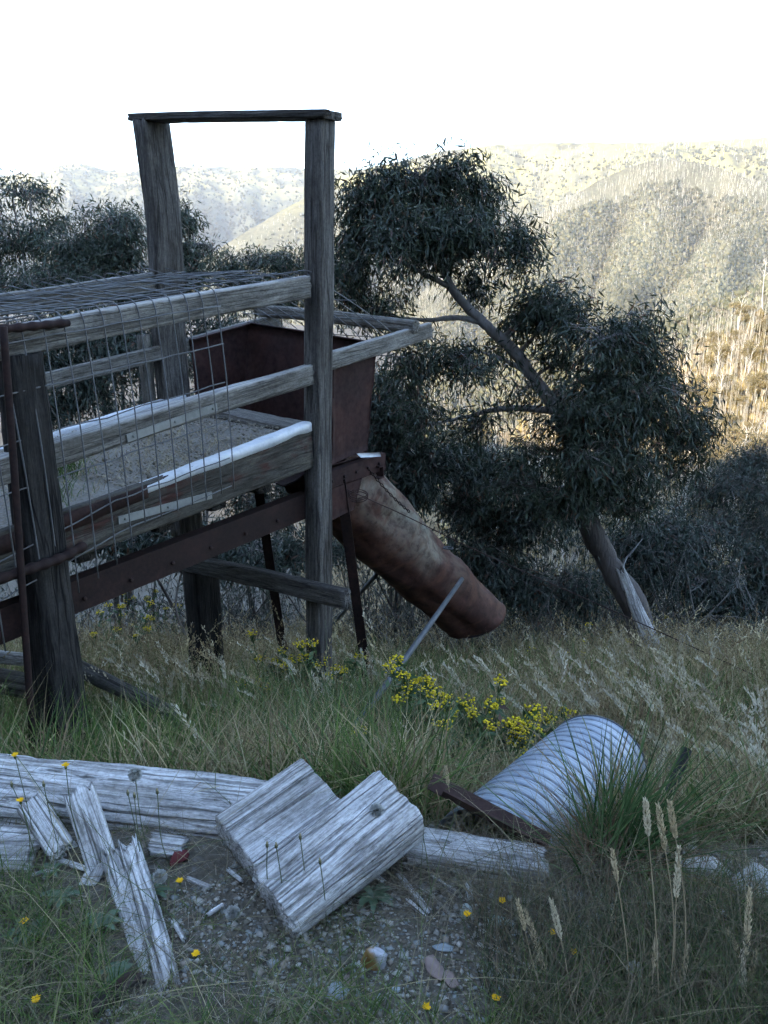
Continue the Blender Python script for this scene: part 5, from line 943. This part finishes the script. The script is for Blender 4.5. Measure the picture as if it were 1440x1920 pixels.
# ------------------------------------------------------------------ flowers and weeds
def daisy(label, px, py, h, seed, kind='yellow', yy=None):
    top = AT(px, py, yy) if yy else G(px, py, h); b = np.array([top[0] + .01, top[1] + .02, float(gz(top[0], top[1]))]); rg = np.random.default_rng(seed); nm = {'yellow': 'yellow_daisy', 'bud': 'daisy_bud', 'puff': 'dandelion_clock'}[kind]; t = thing(nm, label, {'yellow': 'flower', 'bud': 'bud', 'puff': 'dandelion clock'}[kind], b)
    tubes_obj('stem', [(spline([b, (b + top) / 2 + rg.normal(0, .01, 3), top], 8), .0013)], M_stem, t, 4); g = Geo()
    if kind == 'yellow':
        n = 26; an = np.linspace(0, 2 * np.pi, n, False); l = rg.uniform(.008, .012, n); d = np.stack([np.cos(an), np.sin(an) , rg.uniform(.2, .7, n)], -1); s_ = np.stack([-np.sin(an), np.cos(an), 0 * an], -1) * .0022; V = np.stack([top + 0 * d, top + d * l[:, None] * .6 + s_, top + d * l[:, None], top + d * l[:, None] * .6 - s_], 1).reshape(-1, 3); g.add(V, None, (np.array([(0, 1, 2), (0, 2, 3)])[None] + (np.arange(n) * 4)[:, None, None]).reshape(-1, 3), (.72, .42, .02)); link('petals', g.mesh('petals', M_flower), t)
        g = Geo(); blobs(g, np.array([top - (0, 0, .005)]), np.array([[.004, .004, .006]]), np.array([[.06, .08, .03]]), rg, .1); link('calyx', g.mesh('calyx', M_flower), t)
    elif kind == 'bud':
        blobs(g, np.array([top, top + (0, 0, .006)]), np.array([[.0045, .0045, .008], [.003, .003, .008]]), np.array([[.10, .10, .055], [.26, .22, .12]]), rg, .15); link('bud_head', g.mesh('bud_head', M_flower), t)
    else:
        n = 260; d = nrm(rg.normal(0, 1, (n, 3))); R = .017; e = top + d * R * rg.uniform(.85, 1.05, (n, 1)); s_ = nrm(np.cross(d, rg.normal(0, 1, (n, 3)))); v2 = np.cross(d, s_); V = np.stack([top + d * .004, e + s_ * .004, e + d * .003, e - s_ * .004], 1).reshape(-1, 3); g.add(V, None, (np.array([(1, 2, 3), (0, 1, 3)])[None] + (np.arange(n) * 4)[:, None, None]).reshape(-1, 3), (.36, .36, .33)); link('seed_ball', g.mesh('seed_ball', M_fuzz), t)
M_stem = rust_mat('green_stem', [(.3, (.05, .065, .03)), (.7, (.10, .11, .06))], 20)
DA = [('yellow daisy above the left end of the log', 28, 1417, 1.9, 'yellow'), ('bright yellow daisy standing over the log', 123, 1436, 1.85, 'yellow'), ('small yellow bud head near the angled plank', 38, 1502, 1.8, 'yellow'), ('yellow daisy below the offcut and red stone', 337, 1653, 0, 'yellow'), ('yellow daisy low at the left edge among weeds', 46, 1728, 0, 'yellow'), ('yellow daisy in the wiry grass below the rounded block', 367, 1790, 0, 'yellow'), ('yellow daisy at the end of the drooping plume', 941, 1690, 0, 'yellow'), ('yellow daisy right of the dark leaning plume', 1035, 1749, 0, 'yellow'), ('ragged yellow daisy below the dark leaning plume', 1076, 1787, 0, 'yellow'), ('yellow daisy at the bottom right of the gravel', 930, 1872, 0, 'yellow'), ('yellow daisy at the bottom edge of the gravel', 800, 1890, 0, 'yellow'), ('tiny orange daisy on the pale green chip', 876, 1715, 0, 'yellow'), ('little yellow daisy in the bottom left corner', 68, 1875, 0, 'yellow'),
      ('furry closed bud over the middle of the log', 240, 1488, 1.8, 'bud'), ('plump pale bud beside the furry bud on the log', 252, 1492, 1.8, 'bud'), ('brown bud over the right part of the log', 295, 1485, 1.8, 'bud'), ('grey bud at the far left over the log', 22, 1472, 1.85, 'bud'), ('greenish bud right of the far left bud', 82, 1472, 1.85, 'bud'), ('left of two red brown buds over the blocks', 501, 1585, 1.62, 'bud'), ('right of two red brown buds over the blocks', 518, 1587, 1.62, 'bud'), ('yellow tipped bud in front of the rounded block', 600, 1616, 1.6, 'bud'), ('dark bud over the seam between the blocks', 563, 1570, 1.65, 'bud'),
      ('white dandelion clock beside the split plank', 300, 1643, 0, 'puff'), ('small white puff over the right part of the long log', 253, 1452, 1.85, 'puff'), ('half blown dandelion clock on top of the rounded block', 706, 1520, 1.8, 'puff'), ('grey dandelion clock low in front of the rounded block', 436, 1712, 0, 'puff'), ('faint dandelion clock in the dark grass at bottom right', 1190, 1818, 0, 'puff')]
for i, (lb, px, py, yy, kd) in enumerate(DA): daisy(lb, px, py, .05 if not yy else 0, 500 + i, kd, yy or None)

def ragwort(label, px, py, h, nh, seed, spread=.16):
    b = G(px, py); rg = np.random.default_rng(seed); t = thing('ragwort_plant', label, 'wildflower', b); gs, gl, gf = Geo(), Geo(), Geo()
    for k in range(nh):
        tip = b + np.array([rg.normal(0, spread), rg.normal(0, spread * .8), h * rg.uniform(.7, 1.08)]); p = spline([b + rg.normal(0, .02, 3) * (1, 1, 0), b * .4 + tip * .6 + rg.normal(0, .02, 3), tip], 8); gs.add(*tube(p, np.linspace(.004, .002, 8), 4, False), c=(.05, .08, .03)); leaves(gl, p[1:-1], 5, .07, .015, ((.03, .06, .02), (.06, .10, .035)), rg, -.1, .35)
        gf = Geo(); m = rg.integers(20, 36); a = rg.uniform(0, 6.28, m); r = .05 * np.sqrt(rg.random(m)) * rg.uniform(.7, 1.1); P = tip + np.stack([np.cos(a) * r, np.sin(a) * r, rg.normal(0, .008, m) - r * r * 3], -1)
        blobs(gf, P, np.full((m, 1), .0062) * np.array([[1, 1, .6]]) * rg.uniform(.7, 1.4, (m, 1)), np.array([.55, .43, .03]) * rg.uniform(.65, 1.25, (m, 1)), rg, .25)
        link('flower_head', gf.mesh('flower_head', M_flower), t)
        for q in P[::2]: gs.add(*tube([p[-2], q], .0012, 3, False), c=(.06, .09, .03))
    link('stems', gs.mesh('stems', M_grass), t); link('leaves', gl.mesh('leaves', M_leaf), t)
for i, a in enumerate([('leftmost yellow ragwort of the patch left of the culvert', 775, 1425, .5, 8, 1, .13), ('fullest yellow ragwort in the middle of the patch left of the culvert', 885, 1475, .47, 15, 2, .16), ('yellow ragwort close against the left side of the culvert', 975, 1490, .38, 10, 3, .11), ('small yellow ragwort peeping over the top of the culvert', 1030, 1430, .36, 3, 4, .06), ('yellow ragwort at the foot of the tall post', 605, 1350, .56, 9, 5), ('yellow ragwort between the squat post and the steel leg', 520, 1335, .56, 8, 6), ('low yellow ragwort left of the ragwort by the tall post', 480, 1345, .30, 4, 7), ('distant yellow ragwort left of the dead trunk foot', 1120, 1265, .28, 9, 8, .3), ('distant yellow ragwort just beside the dead trunk', 1190, 1240, .5, 4, 9, .25), ('dense ragwort bush under the ramp beside the squat post', 310, 1240, .9, 16, 10, .35), ('sparse ragwort under the ramp behind the dark post', 230, 1280, .8, 9, 11, .3)]): ragwort(*a[:4], a[4], a[5] + 60, *(a[6:] or ()))

def rosette(label, px, py, n, L, seed, col=((.05, .085, .045), (.085, .125, .07))):
    b = G(px, py); rg = np.random.default_rng(seed); t = thing('broadleaf_weed', label, 'weed', b)
    for k in range(n):
        an = k * 2.4 + rg.normal(0, .2); d = np.array([math.cos(an), math.sin(an), 0]); s_ = np.array([-math.sin(an), math.cos(an), 0]); l = L * rg.uniform(.6, 1.1); m = 7; V = []
        for i in range(m):
            f = i / (m - 1); c = b + d * l * f + np.array([0, 0, .01 + .35 * l * math.sin(f * 2.6) * rg.uniform(.6, .8)]); w_ = l * .16 * math.sin(math.pi * min(1, f * .9 + .1)) * (1.15 if i % 2 else .85) + .001; V += [c - s_ * w_ + (0, 0, w_ * .4), c, c + s_ * w_ + (0, 0, w_ * .4)]
        Q = [(3 * i + j, 3 * i + j + 1, 3 * i + j + 4, 3 * i + j + 3) for i in range(m - 1) for j in (0, 1)]; t_ = rg.random(); link('leaf', Geo().add(np.array(V), Q, None, np.array(col[0]) * (1 - t_) + np.array(col[1]) * t_).mesh('leaf', M_leaf, True), t)
for i, a in enumerate([('broadleaf weed rosette left of the split plank', 120, 1690, 11, .06), ('broadleaf weed rosette in the lower left corner', 50, 1760, 11, .06), ('broadleaf weed close to the left side of the split plank', 190, 1740, 10, .055), ('small green weed right of the split plank', 285, 1680, 9, .06), ('low weed tucked under the rounded block', 700, 1690, 9, .06), ('bright green weed at the right edge near the white stone', 1425, 1735, 14, .07), ('weed rosette by the mossy stick at bottom left', 225, 1830, 9, .05), ('weed rosette under the angled plank', 95, 1640, 8, .045)]): rosette(*a, 900 + i)

# ------------------------------------------------------------------ haze over the valley
HZ = dict(x=(-9800, 9800), y=(-9800, 9800), z=(-460, 800))
def haze():
    me = bpy.data.meshes.new('haze'); x, y, z = HZ['x'], HZ['y'], HZ['z']; v = [(a, b, c) for a in x for b in y for c in z]
    me.from_pydata(v, [], [(0, 1, 3, 2), (4, 6, 7, 5), (0, 4, 5, 1), (2, 3, 7, 6), (0, 2, 6, 4), (1, 5, 7, 3)])
    m = bpy.data.materials.new('haze_air'); m.use_nodes = True; nt = m.node_tree; nt.nodes.clear(); o = nt.nodes.new('ShaderNodeOutputMaterial'); p = nt.nodes.new('ShaderNodeVolumePrincipled')
    p.inputs['Color'].default_value = (.92, .94, .97, 1); p.inputs['Density'].default_value = .000075; p.inputs['Anisotropy'].default_value = 0.0; nt.links.new(p.outputs[0], o.inputs['Volume'])
    me.materials.append(m); tag(link('haze', me), kind='stuff')
haze()
